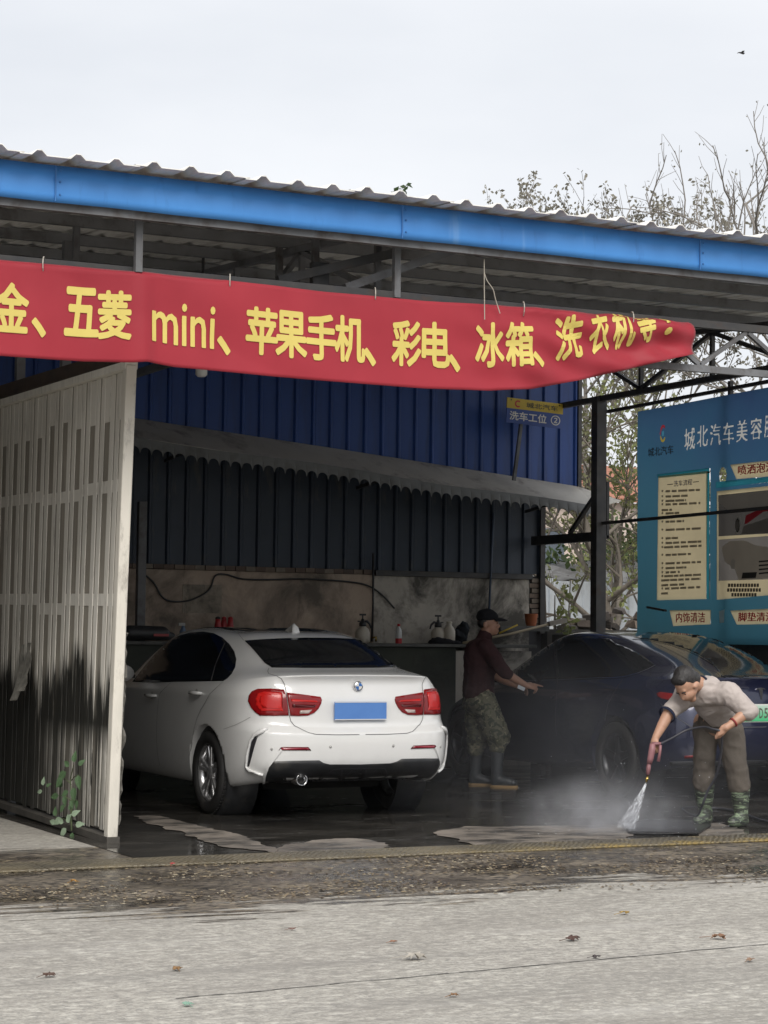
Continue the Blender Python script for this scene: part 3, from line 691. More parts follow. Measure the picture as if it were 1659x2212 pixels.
for j in range(nzp + 1):
    for i in range(ny + 1):
        y = 18.352 - 3.15 * i / ny; z = 1.36 + (3.795 + .012 * (18.35 - y) - 1.36) * j / nzp
        mb.v.append((XP + .006 * math.sin(3.1 * y + z) + .004 * math.sin(7 * z), y, z))
for j in range(nzp):
    for i in range(ny): a = j * (ny + 1) + i; mb.f.append((a, a + 1, a + ny + 2, a + ny + 1))
sheet = pin(mb.build('sheet', poster_mat(), po, True))
q8 = lambda x, y: onX((2400 + x * .49741) / 1.85172, (1500 + y * .49741) / 1.85172, XP)
LAY = [0]
def pp(pts, mat, lay=1, name='print'):
    mb = MB(); q = [q8(*p) for p in pts]; mb.poly([(XP - .014 - .003 * lay, p.y, p.z) for p in q]); return pin(mb.build(name, mat, po))
def ptext(body, x, y, w_, h_, mat, bold=.02, lay=3):
    c = q8(x, y); a = q8(x - w_ / 2, y + w_ * .07); b_ = q8(x + w_ / 2, y - w_ * .07); W_ = a.y - b_.y; H_ = q8(x, y - h_ / 2).z - q8(x, y + h_ / 2).z
    bm = text_bm(body, 1, 1, bold, light=True); xs = [v.co.x for v in bm.verts]; ys = [v.co.y for v in bm.verts]
    for v in bm.verts: v.co.x *= W_ / (max(xs) - min(xs)); v.co.y *= H_ / (max(ys) - min(ys))
    pin(bm_obj(bm, 'lettering', mat, po, lambda v_: (XP - .014 - .003 * lay - v_.z, c.y - v_.x, c.z + v_.y)))
cream, teal, pwhite, pblk, pred, pgry, pdk = pmt('pr_cream', (.82, .69, .43), .6), pmt('pr_teal', (.05, .33, .42)), pmt('pr_white', (.88, .87, .82), .6), pmt('pr_black', (.09, .075, .06), .3), pmt('pr_red', (.60, .05, .07)), pmt('pr_grey', (.33, .31, .28)), pmt('pr_dark', (.05, .048, .045), .3)
for ch, x, y in (('城', 720, 515), ('北', 825, 490), ('汽', 932, 482), ('车', 1038, 470), ('美', 1148, 450), ('容', 1260, 430), ('服', 1368, 412)): ptext(ch, x, y, 92, 178, pwhite, .022)
c = q8(505, 470); rr = q8(505, 400).z - c.z
fnr = lambda a, b_: (XP - .024, c.y - a * .62, c.z + b_)
pin(ring_print(po, fnr, rr * .66, rr * 1.02, ((50, 190),), pred)); pin(ring_print(po, fnr, rr * .66, rr * 1.02, ((190, 325),), pmt('pr_yel', (.70, .52, .08))))
pin(ring_print(po, fnr, 0.001, rr * .36, ((0, 360),), pmt('pr_cyan', (.12, .45, .66))))
ptext('城北汽车', 502, 612, 205, 72, pblk, .015)
pp([(470, 800), (890, 748), (890, 790), (470, 830)], teal, 0); pp([(866, 780), (890, 776), (890, 1800), (866, 1800)], teal, 0)
pp([(480, 815), (878, 772), (866, 1802), (468, 1812)], cream, 1)
pp([(556, 880), (604, 875), (604, 881), (556, 886)], pdk, 3); pp([(762, 860), (810, 854), (810, 860), (762, 866)], pdk, 3); ptext('洗车流程', 682, 868, 150, 48, pmt('pr_navy', (.07, .08, .22), .3), .015)
rows = [(540, 820, 930), (540, 722, 972), (540, 705, 1008), (540, 820, 1036), (508, 592, 1080), (540, 650, 1108), (540, 690, 1175), (540, 830, 1240), (540, 640, 1308), (540, 832, 1346), (528, 830, 1380), (540, 745, 1442), (540, 825, 1510), (540, 708, 1548), (540, 655, 1582), (530, 830, 1612), (505, 825, 1645), (505, 690, 1684), (535, 820, 1712), (505, 560, 1750)]
for i, (xa_, xb_, yy) in enumerate(rows):
    x_ = xa_
    while x_ < xb_:
        ln = rnd.uniform(30, 75); xe = min(x_ + ln, xb_); sl = lambda q: yy - (q - 505) * .045 + 8
        pp([(x_, sl(x_) - 9), (xe, sl(xe) - 9), (xe, sl(xe) + 9), (x_, sl(x_) + 9)], pgry, 2, 'fine_print'); x_ = xe + rnd.uniform(4, 16)
    if xa_ > 520: pp([(508, yy - 4), (522, yy - 5), (520, yy + 12), (508, yy + 12)], pgry, 2, 'fine_print')
cc = q8(990, 810); rc = q8(990, 735).z - cc.z
pin(ring_print(po, lambda a, b_: (XP - .017, cc.y - a * .75, cc.z + b_), .001, rc, ((0, 360),), teal))
ptext('1', 1000, 812, 36, 115, pwhite, .03)
pp([(1058, 722), (1500, 675), (1500, 805), (1108, 838)], cream, 1); ptext('喷洒泡沫', 1272, 752, 300, 80, pred, .03)
pp([(940, 860), (1500, 810), (1500, 845), (940, 912)], teal, 0)
for rc_ in ([(950, 935), (1500, 880), (1500, 912), (950, 970)], [(950, 970), (966, 968), (966, 1655), (950, 1655)], [(966, 1298), (1500, 1268), (1500, 1285), (966, 1325)], [(950, 1655), (1500, 1640), (1500, 1760), (950, 1808)]): pp(rc_, cream, 1)
# printed picture of a foamed car
pp([(966, 968), (1500, 912), (1500, 1268), (966, 1298)], pmt('pr_ph', (.13, .12, .11), .5), 2, 'picture')
pp([(966, 975), (1320, 938), (1500, 925), (1500, 1075), (1190, 1088), (1060, 1100), (966, 1030)], pmt('pr_foam', (.78, .74, .68), .6), 3, 'picture')
pp([(1190, 1130), (1340, 1065), (1500, 1040), (1500, 1080), (1330, 1100), (1200, 1195), (1180, 1200)], pred, 4, 'picture')
pp([(1170, 1215), (1500, 1110), (1500, 1262), (1150, 1285)], pmt('pr_road', (.34, .32, .30), .6), 3, 'picture')
for rr_, mt, ly in ((1.0, pwhite, 4), (.84, pdk, 5), (.66, pgry, 6)):
    cw = q8(1125, 1210); rz = (q8(1125, 1140).z - cw.z) * rr_
    pin(ring_print(po, lambda a, b_, cw=cw, ly=ly: (XP - .014 - .003 * ly, cw.y - a * .52, cw.z + b_), .001, rz, ((0, 360),), mt, 'picture'))
pp([(966, 1325), (1500, 1285), (1500, 1640), (970, 1655)], pmt('pr_ph2', (.30, .275, .25), .5), 2, 'picture')
pp([(990, 1390), (1060, 1335), (1180, 1330), (1260, 1370), (1500, 1400), (1500, 1630), (1130, 1650), (1100, 1560), (1020, 1500)], pmt('pr_carw', (.72, .67, .58), .6), 3, 'picture')
pp([(1070, 1500), (1085, 1475), (1105, 1490), (1100, 1560), (1070, 1560)], pmt('pr_lamp', (.62, .60, .55)), 4, 'picture'); pp([(1165, 1590), (1280, 1585), (1270, 1632), (1155, 1638)], pdk, 4, 'picture')
for i in range(4): pp([(1295, 1495 + i * 32), (1500, 1480 + i * 30), (1500, 1490 + i * 30), (1295, 1508 + i * 32)], pdk, 4, 'picture')
for i, (xa_, xb_, yy) in enumerate(((1045, 1280, 1692), (1038, 1292, 1730), (1072, 1260, 1768))):
    x_ = xa_
    while x_ < xb_:
        pp([(x_, yy - 14), (x_ + 18, yy - 15), (x_ + 18, yy + 13), (x_, yy + 14)], pblk, 3, 'fine_print'); x_ += 23
pp([(1058, 1895), (1500, 1872), (1500, 2000), (1112, 2008)], cream, 1); ptext('脚垫清洗', 1272, 1945, 296, 74, pred, .03)
pp([(570, 1892), (900, 1888), (900, 2005), (600, 2020)], cream, 1); ptext('内饰清洁', 742, 1950, 235, 82, pred, .025)
pp([(970, 1900), (1015, 1885), (1010, 1990), (975, 1995)], pwhite, 2)
mb = MB().bar(q8(415, 1868) + Vector((-.05, 0, 0)), q8(560, 1895) + Vector((-.05, 0, 0)), .03, .02); pin(mb.build('torn_batten', steel, po))

# the film is one sheet: light prints take the place of the blue film, dark ones lie on it
def cover_tree(objs):
    tv, tf = [], []
    for o in objs:
        b0 = len(tv); tv += [v.co + o.location for v in o.data.vertices]; tf += [[b0 + i for i in p.vertices] for p in o.data.polygons]
    return BVHTree.FromPolygons(tv, tf)
kids = [c_ for c_ in po.children if c_ is not sheet]
mn = lambda o: o.data.materials[0].name
flat = [o for o in kids if mn(o) in ('pr_cream', 'pr_teal', 'pr_ph', 'pr_ph2') and not o.name.startswith('lettering')]
glyphs = [o for o in kids if (mn(o) == 'pr_white' and o.name.startswith('lettering')) or o.name.startswith('emblem')]
t_flat = cover_tree(flat)
bm = bmesh.new(); bm.from_mesh(sheet.data); bm.verts.ensure_lookup_table()
def covered(tr_): return [tr_.ray_cast(v.co + sheet.location + Vector((.3, 0, 0)), Vector((-1, 0, 0)), .6)[0] is not None for v in bm.verts]
cf = covered(t_flat); drop = set(f.index for f in bm.faces if all(cf[v.index] for v in f.verts))
for g_ in glyphs:
    cg = covered(cover_tree([g_])); mb = MB()
    for f in bm.faces:
        if f.index not in drop and sum(cg[v.index] for v in f.verts) >= 3:
            drop.add(f.index); mb.poly([v.co for v in f.verts])
    if mb.f:
        nm, mt = g_.name.split('.')[0], g_.data.materials[0]; bpy.data.objects.remove(g_); o = mb.build(nm, mt, po, True); o.location = sheet.location
bm.faces.ensure_lookup_table()
bmesh.ops.delete(bm, geom=[bm.faces[i] for i in drop], context='FACES')
bm.to_mesh(sheet.data); bm.free()
# ------------------------------------------------------------------ cars
z1 = lambda x, y: ((450 + x * .84388) / 1.85172, (2400 + y * .84388) / 1.85172)
z2 = lambda x, y: ((2400 + x * .40506) / 1.85172, (2450 + y * .40506) / 1.85172)
z3 = lambda x, y: ((1800 + x * .42194) / 1.85172, (2480 + y * .42194) / 1.85172)
def paint(name, c, flake=0, rough=.25):
    m, n, l, b = nodes_of(name); v = coords(n)
    f = noise_node(n, l, v, 1.3, 4, .5); col = ramp(n, l, f, [(.3, c), (.7, tuple(x * .93 for x in c))])
    d = noise_node(n, l, v, 9, 6, .7); sep = n.new('ShaderNodeSeparateXYZ'); l(v, sep.inputs[0])
    lowm = mth(n, l, 'MULTIPLY', mth(n, l, 'SUBTRACT', .62, sep.outputs['Z']), 1.6, True)
    col = mixc(n, l, mth(n, l, 'MULTIPLY', lowm, ramp(n, l, d, [(.42, 0.0), (.75, .6)])), col, tuple(x * .55 + .015 for x in c))
    l(col, b.inputs['Base Color']); b.inputs['Roughness'].default_value = rough; b.inputs['Metallic'].default_value = flake
    b.inputs['Coat Weight'].default_value = 1; b.inputs['Coat Roughness'].default_value = .06
    bump_of(n, l, b, noise_node(n, l, v, 60, 2, .5), .015, .003); return m
def gloss(name, c, rough=.05, metal=0, coat=0, var=.8, bump=0):
    return pmat(name, c, tuple(x * var for x in c), 5, rough, metal, coat=coat, bump=bump, bscale=150)
def glass_tint():
    m, n, l, b = nodes_of('tinted_glass'); v = coords(n)
    l(ramp(n, l, noise_node(n, l, v, 90, 3, .6), [(.6, (.006, .007, .009)), (.74, (.03, .032, .034))]), b.inputs['Base Color'])
    l(ramp(n, l, noise_node(n, l, v, 3, 5, .6), [(.3, .02), (.7, .12)]), b.inputs['Roughness'])
    b.inputs['Specular IOR Level'].default_value = .5
    bump_of(n, l, b, noise_node(n, l, v, 70, 3, .6), .05, .003); return m
GLASS = glass_tint()
BLK = pmat('black_plastic', (.018, .019, .021), (.03, .031, .034), 8, .42, dirt=((.06, .056, .05), 6, .55, .75))
RUB = pmat('tyre_rubber', (.016, .016, .017), (.028, .027, .026), 9, .62, bump=.2, dirt=((.05, .046, .04), 5, .55, .75))
CHR = pmat('chrome', (.75, .75, .76), (.6, .6, .61), 8, .12, 1)
GAP = pmat('panel_gap', (.10, .10, .10), (.07, .07, .07), 8, .7)
def car_body(rings, name, mat, parent, axles, arch_r, hub_z, halfw, creases=()):
    bm = bmesh.new(); grid = []
    for rg in rings:
        row = []; n_ = len(rg)
        for (x, y, z) in rg: row.append(bm.verts.new((-x, y, z)))           # left half
        for (x, y, z) in reversed(rg[1:-1]): row.append(bm.verts.new((x, y, z)))   # right half, front to rear
        grid.append(row)
    k = len(grid[0])
    for a, b_ in zip(grid, grid[1:]):
        for i in range(k): bm.faces.new((a[i], a[(i + 1) % k], b_[(i + 1) % k], b_[i]))
    bm.faces.new(grid[0][::-1]); bm.faces.new(grid[-1])
    cl_ = bm.edges.layers.float.new('crease_edge')
    for ri, val, mx_ in creases:
        for i in range(k):
            if min(i, k - i) <= mx_ and min((i + 1) % k, k - (i + 1) % k) <= mx_:
                e = bm.edges.get((grid[ri][i], grid[ri][(i + 1) % k]))
                if e: e[cl_] = val
    bmesh.ops.recalc_face_normals(bm, faces=bm.faces[:])
    me = bpy.data.meshes.new(name); bm.to_mesh(me); bm.free()
    o = link(name, me, mat, parent, True); s = o.modifiers.new('sub', 'SUBSURF'); s.levels = s.render_levels = 3
    cut = MB()
    for ya in axles:
        for sx in (-1, 1): cut.lathe([(arch_r, .52), (arch_r, 1.3)], (0, ya, hub_z), (sx, 0, 0), 48)
    co = link('cutter', cut.mesh('cutter'), None)
    co.parent = parent
    bo = o.modifiers.new('arch', 'BOOLEAN'); bo.operation = 'DIFFERENCE'; bo.object = co; bo.solver = 'EXACT'
    bake(o); bpy.data.objects.remove(co)
    for p in o.data.polygons: p.use_smooth = True
    ws = o.modifiers.new('w', 'WEIGHTED_NORMAL') if False else None
    return o
def bvh_world(o, mw):
    me = o.data; return BVHTree.FromPolygons([mw @ v.co for v in me.vertices], [list(p.vertices) for p in me.polygons])
class Wrap:
    """lays traced outlines onto a car body: photo rays meet the body surface"""
    def __init__(s, body, empty, xc):
        s.e = empty; s.mw = Matrix.Translation(empty.location) @ Matrix.Rotation(empty.rotation_euler.z, 4, 'Z'); s.inv = s.mw.inverted(); s.t = bvh_world(body, s.mw)
    def hit(s, x, y, depth=17.):
        d = ray(x, y).normalized(); h_ = s.t.ray_cast(CAM, d)
        if h_[0] is None:
            best = None
            for k in range(40):
                p = CAM + d * (14 + k * .15); q = s.t.find_nearest(p)
                if best is None or q[3] < best[3]: best = q
            return best[0], best[1]
        n_ = h_[1]
        if n_.dot(d) > 0: n_ = -n_
        return h_[0], n_
    def patch(s, pts, name, mat, off=.004, mirror=None, cut=14, thick=.006, smooth=True, only_mirror=False):
        bm = bmesh.new(); vs_ = [bm.verts.new((x, y, 0)) for x, y in pts]; bm.faces.new(vs_)
        bmesh.ops.triangulate(bm, faces=bm.faces[:])
        for ax in (0, 1):
            lo = min(v.co[ax] for v in bm.verts); hi = max(v.co[ax] for v in bm.verts); n_ = max(1, int((hi - lo) / cut))
            for k in range(1, n_):
                co = [0, 0, 0]; no = [0, 0, 0]; co[ax] = lo + (hi - lo) * k / n_; no[ax] = 1
                bmesh.ops.bisect_plane(bm, geom=bm.verts[:] + bm.edges[:] + bm.faces[:], plane_co=co, plane_no=no)
        for v in bm.verts:
            p, n_ = s.hit(v.co.x, v.co.y); v.co = s.inv @ (p + n_ * off)
        bmesh.ops.recalc_face_normals(bm, faces=bm.faces[:]); bm.normal_update()
        cl = s.inv @ CAM
        if sum((cl - f.calc_center_median()).dot(f.normal) * f.calc_area() for f in bm.faces) < 0: bmesh.ops.reverse_faces(bm, faces=bm.faces[:])
        me = bpy.data.meshes.new(name); bm.to_mesh(me)
        bad = 0
        out = []
        if not only_mirror:
            out.append(link(name, me, mat, s.e, smooth))
        if mirror:
            for v in bm.verts: v.co.x = -v.co.x
            bmesh.ops.reverse_faces(bm, faces=bm.faces[:])
            me2 = bpy.data.meshes.new(name); bm.to_mesh(me2); out.append(link(name, me2, mat, s.e, smooth))
        bm.free()
        for o in out:
            if thick: m_ = o.modifiers.new('s', 'SOLIDIFY'); m_.thickness = thick; m_.offset = -1
        return out
    def line(s, pts, name, mat, wid=2.2, off=.002, mirror=False, steps=6):
        """narrow strip following a traced line"""
        P = []
        for a, b_ in zip(pts, pts[1:]):
            for k in range(steps): t = k / steps; P.append((a[0] + (b_[0] - a[0]) * t, a[1] + (b_[1] - a[1]) * t))
        P.append(pts[-1]); mb = MB(); L_, R_ = [], []
        H = [s.hit(*p) for p in P]
        for i, (p, n_) in enumerate(H):
            t = (H[min(i + 1, len(H) - 1)][0] - H[max(0, i - 1)][0]); t = t.normalized() if t.length > 1e-6 else Vector((0, 0, 1))
            side = t.cross(n_).normalized() * (wid * .001)
            L_.append(s.inv @ (p + n_ * off + side)); R_.append(s.inv @ (p + n_ * off - side))
        for i in range(len(P) - 1):
            if (H[i][0] - H[i + 1][0]).length < .25: mb.quad(L_[i], L_[i + 1], R_[i + 1], R_[i])
        out = [mb.build(name, mat, s.e)]
        if mirror:
            mb2 = MB(); mb2.v = [(-a, b_, c) for a, b_, c in mb.v]; mb2.f = [f[::-1] for f in mb.f]; out.append(mb2.build(name, mat, s.e))
        return out
def wheel(parent, x, y, r, wdt, side, spokes, rimmat, style):
    """side -1: left side of the car"""
    wh = bpy.data.objects.new('wheel', None); COL.objects.link(wh); wh.parent = parent; wh.location = (x, y, r); wh.empty_display_size = .1
    ax = (side, 0, 0); hw = wdt / 2; rr = r * .685
    ty = MB(); ty.lathe([(rr, -hw * .9), (rr * 1.06, -hw), (r * .93, -hw * .98), (r * .985, -hw * .8), (r, -hw * .55), (r, hw * .55), (r * .985, hw * .8), (r * .93, hw * .98), (rr * 1.06, hw), (rr, hw * .86), (rr * .97, hw * .5)], (0, 0, 0), ax, 56, False)
    ty.build('tyre', RUB, wh, True)
    tr = MB()
    for k in range(60):
        a = 2 * math.pi * k / 60
        for sgn in (-1, 1):
            c = Vector((sgn * hw * .42, math.cos(a + sgn * .03) * r * 1.0, math.sin(a + sgn * .03) * r * 1.0)); t = Vector((0, -math.sin(a), math.cos(a)))
            tr.obox(c, Vector((hw * .36, 0, 0)) + t * .008 * sgn, t * .010, Vector((0, math.cos(a), math.sin(a))) * .004)
    tr.build('tread', RUB, wh)
    rim = MB(); rim.lathe([(rr * .93, -hw * .7), (rr * .88, -hw * .2), (rr * .86, hw * .45), (rr * .93, hw * .78), (rr * 1.0, hw * .86), (rr * 1.01, hw * .72)], (0, 0, 0), ax, 48, False)
    rim.build('rim', rimmat, wh, True)
    MB().lathe([(.001, 0), (rr * .87, 0)], (side * -hw * .1, 0, 0), ax, 32, False).build('brake_disc', BLK, wh)
    sp = MB(); xo = side * hw * .62
    for k in range(spokes):
        a = 2 * math.pi * k / spokes + .3
        for d in ((-.13, .13) if style == 'double' else (0,)):
            a1 = a + d * 1.25; a0 = a + d * .9
            p = Vector((xo * .95, math.cos(a0) * rr * .2, math.sin(a0) * rr * .2)); q = Vector((xo * 1.12, math.cos(a1) * rr * .93, math.sin(a1) * rr * .93))
            sp.bar(p, q, .036 if style == 'double' else .06, .026, (1, 0, 0))
    sp.build('spokes', rimmat, wh, False, .007)
    MB().lathe([(.072, -.05), (.07, .0), (.045, .016), (.03, .017)], (xo * 1.0, 0, 0), ax, 20).build('hub_cap', rimmat, wh, True)
    return wh
# ------------------------------------------------------------------ white saloon
def side_pts(xs, ys, zs): return [(x, y, z) for x, y, z in zip(xs, ys, zs)]
SY = (.70, .96, 1.45, 2.0, 2.6, 3.15, 3.65)
def low_ring(rear, sx, sz, front, sy=SY):
    sx = sx if isinstance(sx, (list, tuple)) else [sx] * 7; sz = sz if isinstance(sz, (list, tuple)) else [sz] * 7
    return list(rear) + side_pts(sx, sy, sz) + list(front)
def scale_ring(rg, c, k, z): return [((x - 0) * k, c + (y - c) * k, z) for x, y, z in rg]
def white_rings():
    r1 = low_ring([(0, .16, .30), (.42, .16, .30), (.62, .18, .29), (.74, .26, .27), (.84, .42, .24)], .86, .21, [(.80, 4.05, .2), (.62, 4.28, .2), (.36, 4.36, .2), (0, 4.38, .2)])
    r2 = low_ring([(0, .03, .42), (.42, .035, .42), (.68, .07, .42), (.81, .17, .41), (.875, .40, .40)], .888, .36, [(.86, 4.1, .4), (.70, 4.34, .4), (.4, 4.43, .4), (0, 4.46, .4)])
    r3 = low_ring([(0, 0, .59), (.42, .006, .59), (.68, .045, .59), (.815, .15, .59), (.885, .40, .58)], .904, .55, [(.865, 4.1, .58), (.7, 4.33, .58), (.4, 4.42, .58), (0, 4.45, .58)])
    r3b = low_ring([(0, .008, .665), (.42, .014, .665), (.68, .052, .67), (.812, .16, .68), (.885, .41, .68)], .905, .68, [(.86, 4.08, .64), (.69, 4.3, .64), (.4, 4.4, .64), (0, 4.43, .64)])
    r4 = low_ring([(0, .065, .715), (.42, .072, .715), (.67, .112, .73), (.80, .21, .745), (.88, .43, .77)], .900, .80, [(.85, 4.06, .68), (.67, 4.27, .68), (.39, 4.37, .68), (0, 4.4, .68)])
    r5 = low_ring([(0, .075, .93), (.42, .085, .93), (.66, .13, .94), (.785, .235, .95), (.865, .46, .945)], .888, .93, [(.82, 4.03, .73), (.65, 4.24, .72), (.38, 4.35, .72), (0, 4.38, .72)])
    r5b = low_ring([(0, .135, 1.05), (.40, .143, 1.05), (.63, .178, 1.045), (.745, .26, 1.035), (.838, .48, 1.015)], (.865, .872, .875, .875, .872, .86, .84), (.985, .98, .975, .97, .965, .955, .88), [(.78, 4.02, .775), (.62, 4.22, .74), (.35, 4.33, .735), (0, 4.36, .735)])
    r6 = low_ring([(0, .075, 1.105), (.38, .088, 1.103), (.60, .135, 1.095), (.705, .275, 1.085), (.80, .52, 1.055)], (.835, .845, .85, .85, .845, .82, .78), (1.03, 1.018, 1.01, 1.005, 1.0, .985, .93), [(.70, 4.0, .815), (.55, 4.18, .77), (.3, 4.28, .76), (0, 4.31, .76)])
    r6b = low_ring([(0, .20, 1.128), (.36, .21, 1.126), (.56, .25, 1.12), (.672, .36, 1.108), (.77, .62, 1.088)], (.80, .815, .822, .822, .815, .785, .70), (1.065, 1.045, 1.03, 1.025, 1.02, 1.015, .975), [(.60, 3.8, .91), (.46, 3.95, .89), (.25, 4.0, .885), (0, 4.02, .885)], (.86, 1.1, 1.5, 2.0, 2.6, 3.17, 3.5))
    r7 = low_ring([(0, .50, 1.155), (.34, .52, 1.155), (.515, .57, 1.153), (.615, .68, 1.15), (.70, .86, 1.14)], (.745, .775, .79, .795, .785, .735, .66), (1.11, 1.08, 1.055, 1.045, 1.04, 1.04, 1.035), [(.5, 3.45, 1.03), (.35, 3.47, 1.03), (.18, 3.49, 1.03), (0, 3.5, 1.03)], (1.02, 1.2, 1.55, 2.0, 2.6, 3.18, 3.38))
    r8 = low_ring([(0, .78, 1.275), (.33, .80, 1.275), (.48, .84, 1.272), (.57, .93, 1.265), (.635, 1.05, 1.25)], (.675, .70, .718, .725, .715, .68, .58), (1.24, 1.235, 1.23, 1.23, 1.225, 1.205, 1.205), [(.45, 3.13, 1.21), (.32, 3.15, 1.21), (.16, 3.17, 1.21), (0, 3.18, 1.21)], (1.15, 1.3, 1.6, 2.05, 2.55, 2.95, 3.08))
    r9 = low_ring([(0, 1.06, 1.378), (.31, 1.075, 1.377), (.45, 1.11, 1.372), (.525, 1.17, 1.365), (.57, 1.25, 1.362)], (.60, .62, .637, .642, .628, .57, .48), (1.372, 1.385, 1.40, 1.405, 1.392, 1.372, 1.376), [(.37, 2.77, 1.384), (.26, 2.79, 1.388), (.13, 2.80, 1.392), (0, 2.81, 1.395)], (1.35, 1.48, 1.7, 2.05, 2.4, 2.66, 2.74))
    r10 = low_ring([(0, 1.25, 1.438), (.28, 1.26, 1.437), (.40, 1.29, 1.432), (.46, 1.34, 1.428), (.50, 1.41, 1.43)], (.53, .545, .555, .56, .55, .5, .42), (1.438, 1.447, 1.458, 1.462, 1.455, 1.446, 1.446), [(.32, 2.58, 1.448), (.22, 2.6, 1.45), (.11, 2.61, 1.452), (0, 2.62, 1.452)], (1.5, 1.6, 1.78, 2.05, 2.3, 2.5, 2.56))
    r11 = scale_ring(r10, 2.0, .5, 1.487); r12 = scale_ring(r10, 2.0, .12, 1.492)
    r0 = scale_ring(r1, 2.2, .9, .19)
    return [r0, r1, r2, r3, r3b, r4, r5, r5b, r6, r6b, r7, r8, r9, r10, r11, r12]
XW, YW = 6.87, 14.28
wc = thing('parked_car', 'wet white four-door saloon car parked nose-in beside the gate', 'car', (XW, YW, 0))
WP = paint('white_paint', (.80, .80, .79))
wbody = car_body(white_rings(), 'body', WP, wc, (.96, 3.63), .372, .325, .9, ((8, .85, 4), (4, .7, 4), (5, .45, 4), (6, .4, 11), (2, .3, 11)))
wr = Wrap(wbody, wc, XW)
m1 = lambda pts: [z1(*p) for p in pts]
RED = pmat('tail_red', (.26, .004, .006), (.17, .002, .004), 3, .2, coat=.25)
RED2 = pmat('tail_red_bright', (.62, .015, .012), (.48, .008, .008), 6, .3, coat=.3)
REDD = pmat('tail_red_dark', (.07, .002, .004), (.10, .003, .005), 6, .15, coat=.4)
# glazing
wr.patch(m1([(95, 388), (150, 318), (205, 255), (255, 205), (310, 172), (370, 155), (430, 151), (480, 158), (520, 178), (555, 210), (578, 245), (587, 280), (582, 318), (565, 350), (545, 372), (525, 384), (420, 386), (300, 388), (180, 391)]), 'side_window', GLASS, .003, True, 8)
wr.patch(m1([(628, 196), (700, 190), (800, 185), (925, 182), (1050, 183), (1150, 187), (1222, 192), (1262, 222), (1310, 262), (1345, 292), (1368, 318), (1250, 322), (1060, 323), (900, 323), (755, 321), (722, 300), (690, 262), (655, 222)]), 'rear_window', GLASS, .007, False, 5)
wr.line(m1([(535, 205), (510, 260), (490, 310), (470, 384)]), 'quarter_bar', GAP, 7, .006, True)
wr.patch(m1([(880, 190), (1050, 190), (1045, 199), (885, 199)]), 'brake_light', REDD, .006, False, 8)
# trim line under the rear roof edge
wr.line(m1([(625, 193), (760, 186), (925, 180), (1090, 183), (1225, 189)]), 'roof_trim', WP, 5, .006)
# roof glass
rg = MB(); 
def roof_z(x, y):
    h_ = wr.t.ray_cast(wr.mw @ Vector((x, y, 3)), Vector((0, 0, -1))); return (wr.inv @ h_[0]).z
n_ = 12
for j in range(n_ + 1):
    for i in range(n_ + 1): x = -.44 + .88 * i / n_; y = 1.62 + .95 * j / n_; rg.v.append((x, y, roof_z(x, y) + .006))
for j in range(n_):
    for i in range(n_): a = j * (n_ + 1) + i; rg.f.append((a, a + 1, a + n_ + 2, a + n_ + 1))
rg.build('sunroof', GLASS, wc, True).modifiers.new('s', 'SOLIDIFY').thickness = .01
# lamps
tl_out = m1([(645, 480), (648, 455), (662, 435), (690, 423), (750, 421), (812, 426), (822, 450), (828, 490), (832, 520), (834, 548), (760, 549), (700, 548), (678, 532), (658, 508)])
tl_in = m1([(826, 440), (900, 449), (985, 460), (991, 474), (988, 490), (975, 515), (955, 535), (925, 548), (880, 550), (842, 549), (838, 520), (832, 485)])
def lens(outl, inner_specs):
    a = wr.patch(outl, 'tail_light', RED, .008, True, 6, .012)
    for o in a: pass
    for pts, mt in inner_specs:
        b_ = wr.patch(m1(pts), 'lamp_element', mt, .0105, True, 6, .003)
        for o, par in zip(b_, a): o.parent = par
lens(tl_out, [([(680, 470), (690, 445), (720, 436), (800, 440), (806, 450), (725, 448), (705, 458), (700, 480), (715, 512), (805, 516), (810, 528), (705, 526), (684, 500)], RED2), ([(725, 460), (800, 462), (806, 500), (730, 500), (715, 480)], REDD)])
lens(tl_in, [([(845, 470), (965, 478), (975, 486), (848, 482)], RED2), ([(850, 495), (965, 497), (955, 510), (852, 510)], REDD), ([(888, 524), (945, 520), (928, 538), (885, 539)], pmat('lamp_clear', (.55, .45, .42), (.45, .36, .33), 6, .15, coat=1))])
rf = wr.patch(m1([(788, 712), (798, 698), (815, 696), (928, 697), (941, 712)]), 'reflector', REDD, .006, True, 8, .01)
for o in wr.patch(m1([(795, 710), (803, 700), (925, 700), (934, 710)]), 'reflector', pmat('refl_red', (.33, .02, .04), (.25, .015, .03), 9, .2, coat=1), .009, True, 8, .003): pass
# gaps and creases
wr.line(m1([(742, 324), (736, 338), (740, 350), (775, 360), (800, 372), (815, 400), (822, 430), (830, 490), (838, 548), (845, 575), (862, 596), (900, 616), (930, 630), (965, 637), (1060, 639), (1170, 638)]), 'boot_gap', GAP, 2.4, .003, True)
wr.line(m1([(280, 391), (248, 420), (228, 440), (220, 470), (214, 530), (210, 600), (211, 680), (216, 740), (226, 785)]), 'door_gap', GAP, 2.6, .003, True)
wr.line(m1([(524, 388), (490, 420), (462, 446), (440, 488), (420, 520), (402, 560), (388, 610), (376, 680), (365, 740)]), 'door_gap', GAP, 2.6, .003, True)
wr.line(m1([(570, 120 + 5), (600, 165), (622, 192)]), 'roof_gap', GAP, 1.5, .002, True)
wr.line(m1([(62, 800), (150, 820), (260, 845), (378, 872)]), 'sill_gap', GAP, 3, .003, True)
wr.line(m1([(655, 555), (620, 575), (585, 592), (528, 612)]), 'bumper_gap', GAP, 1.1, .003, True)
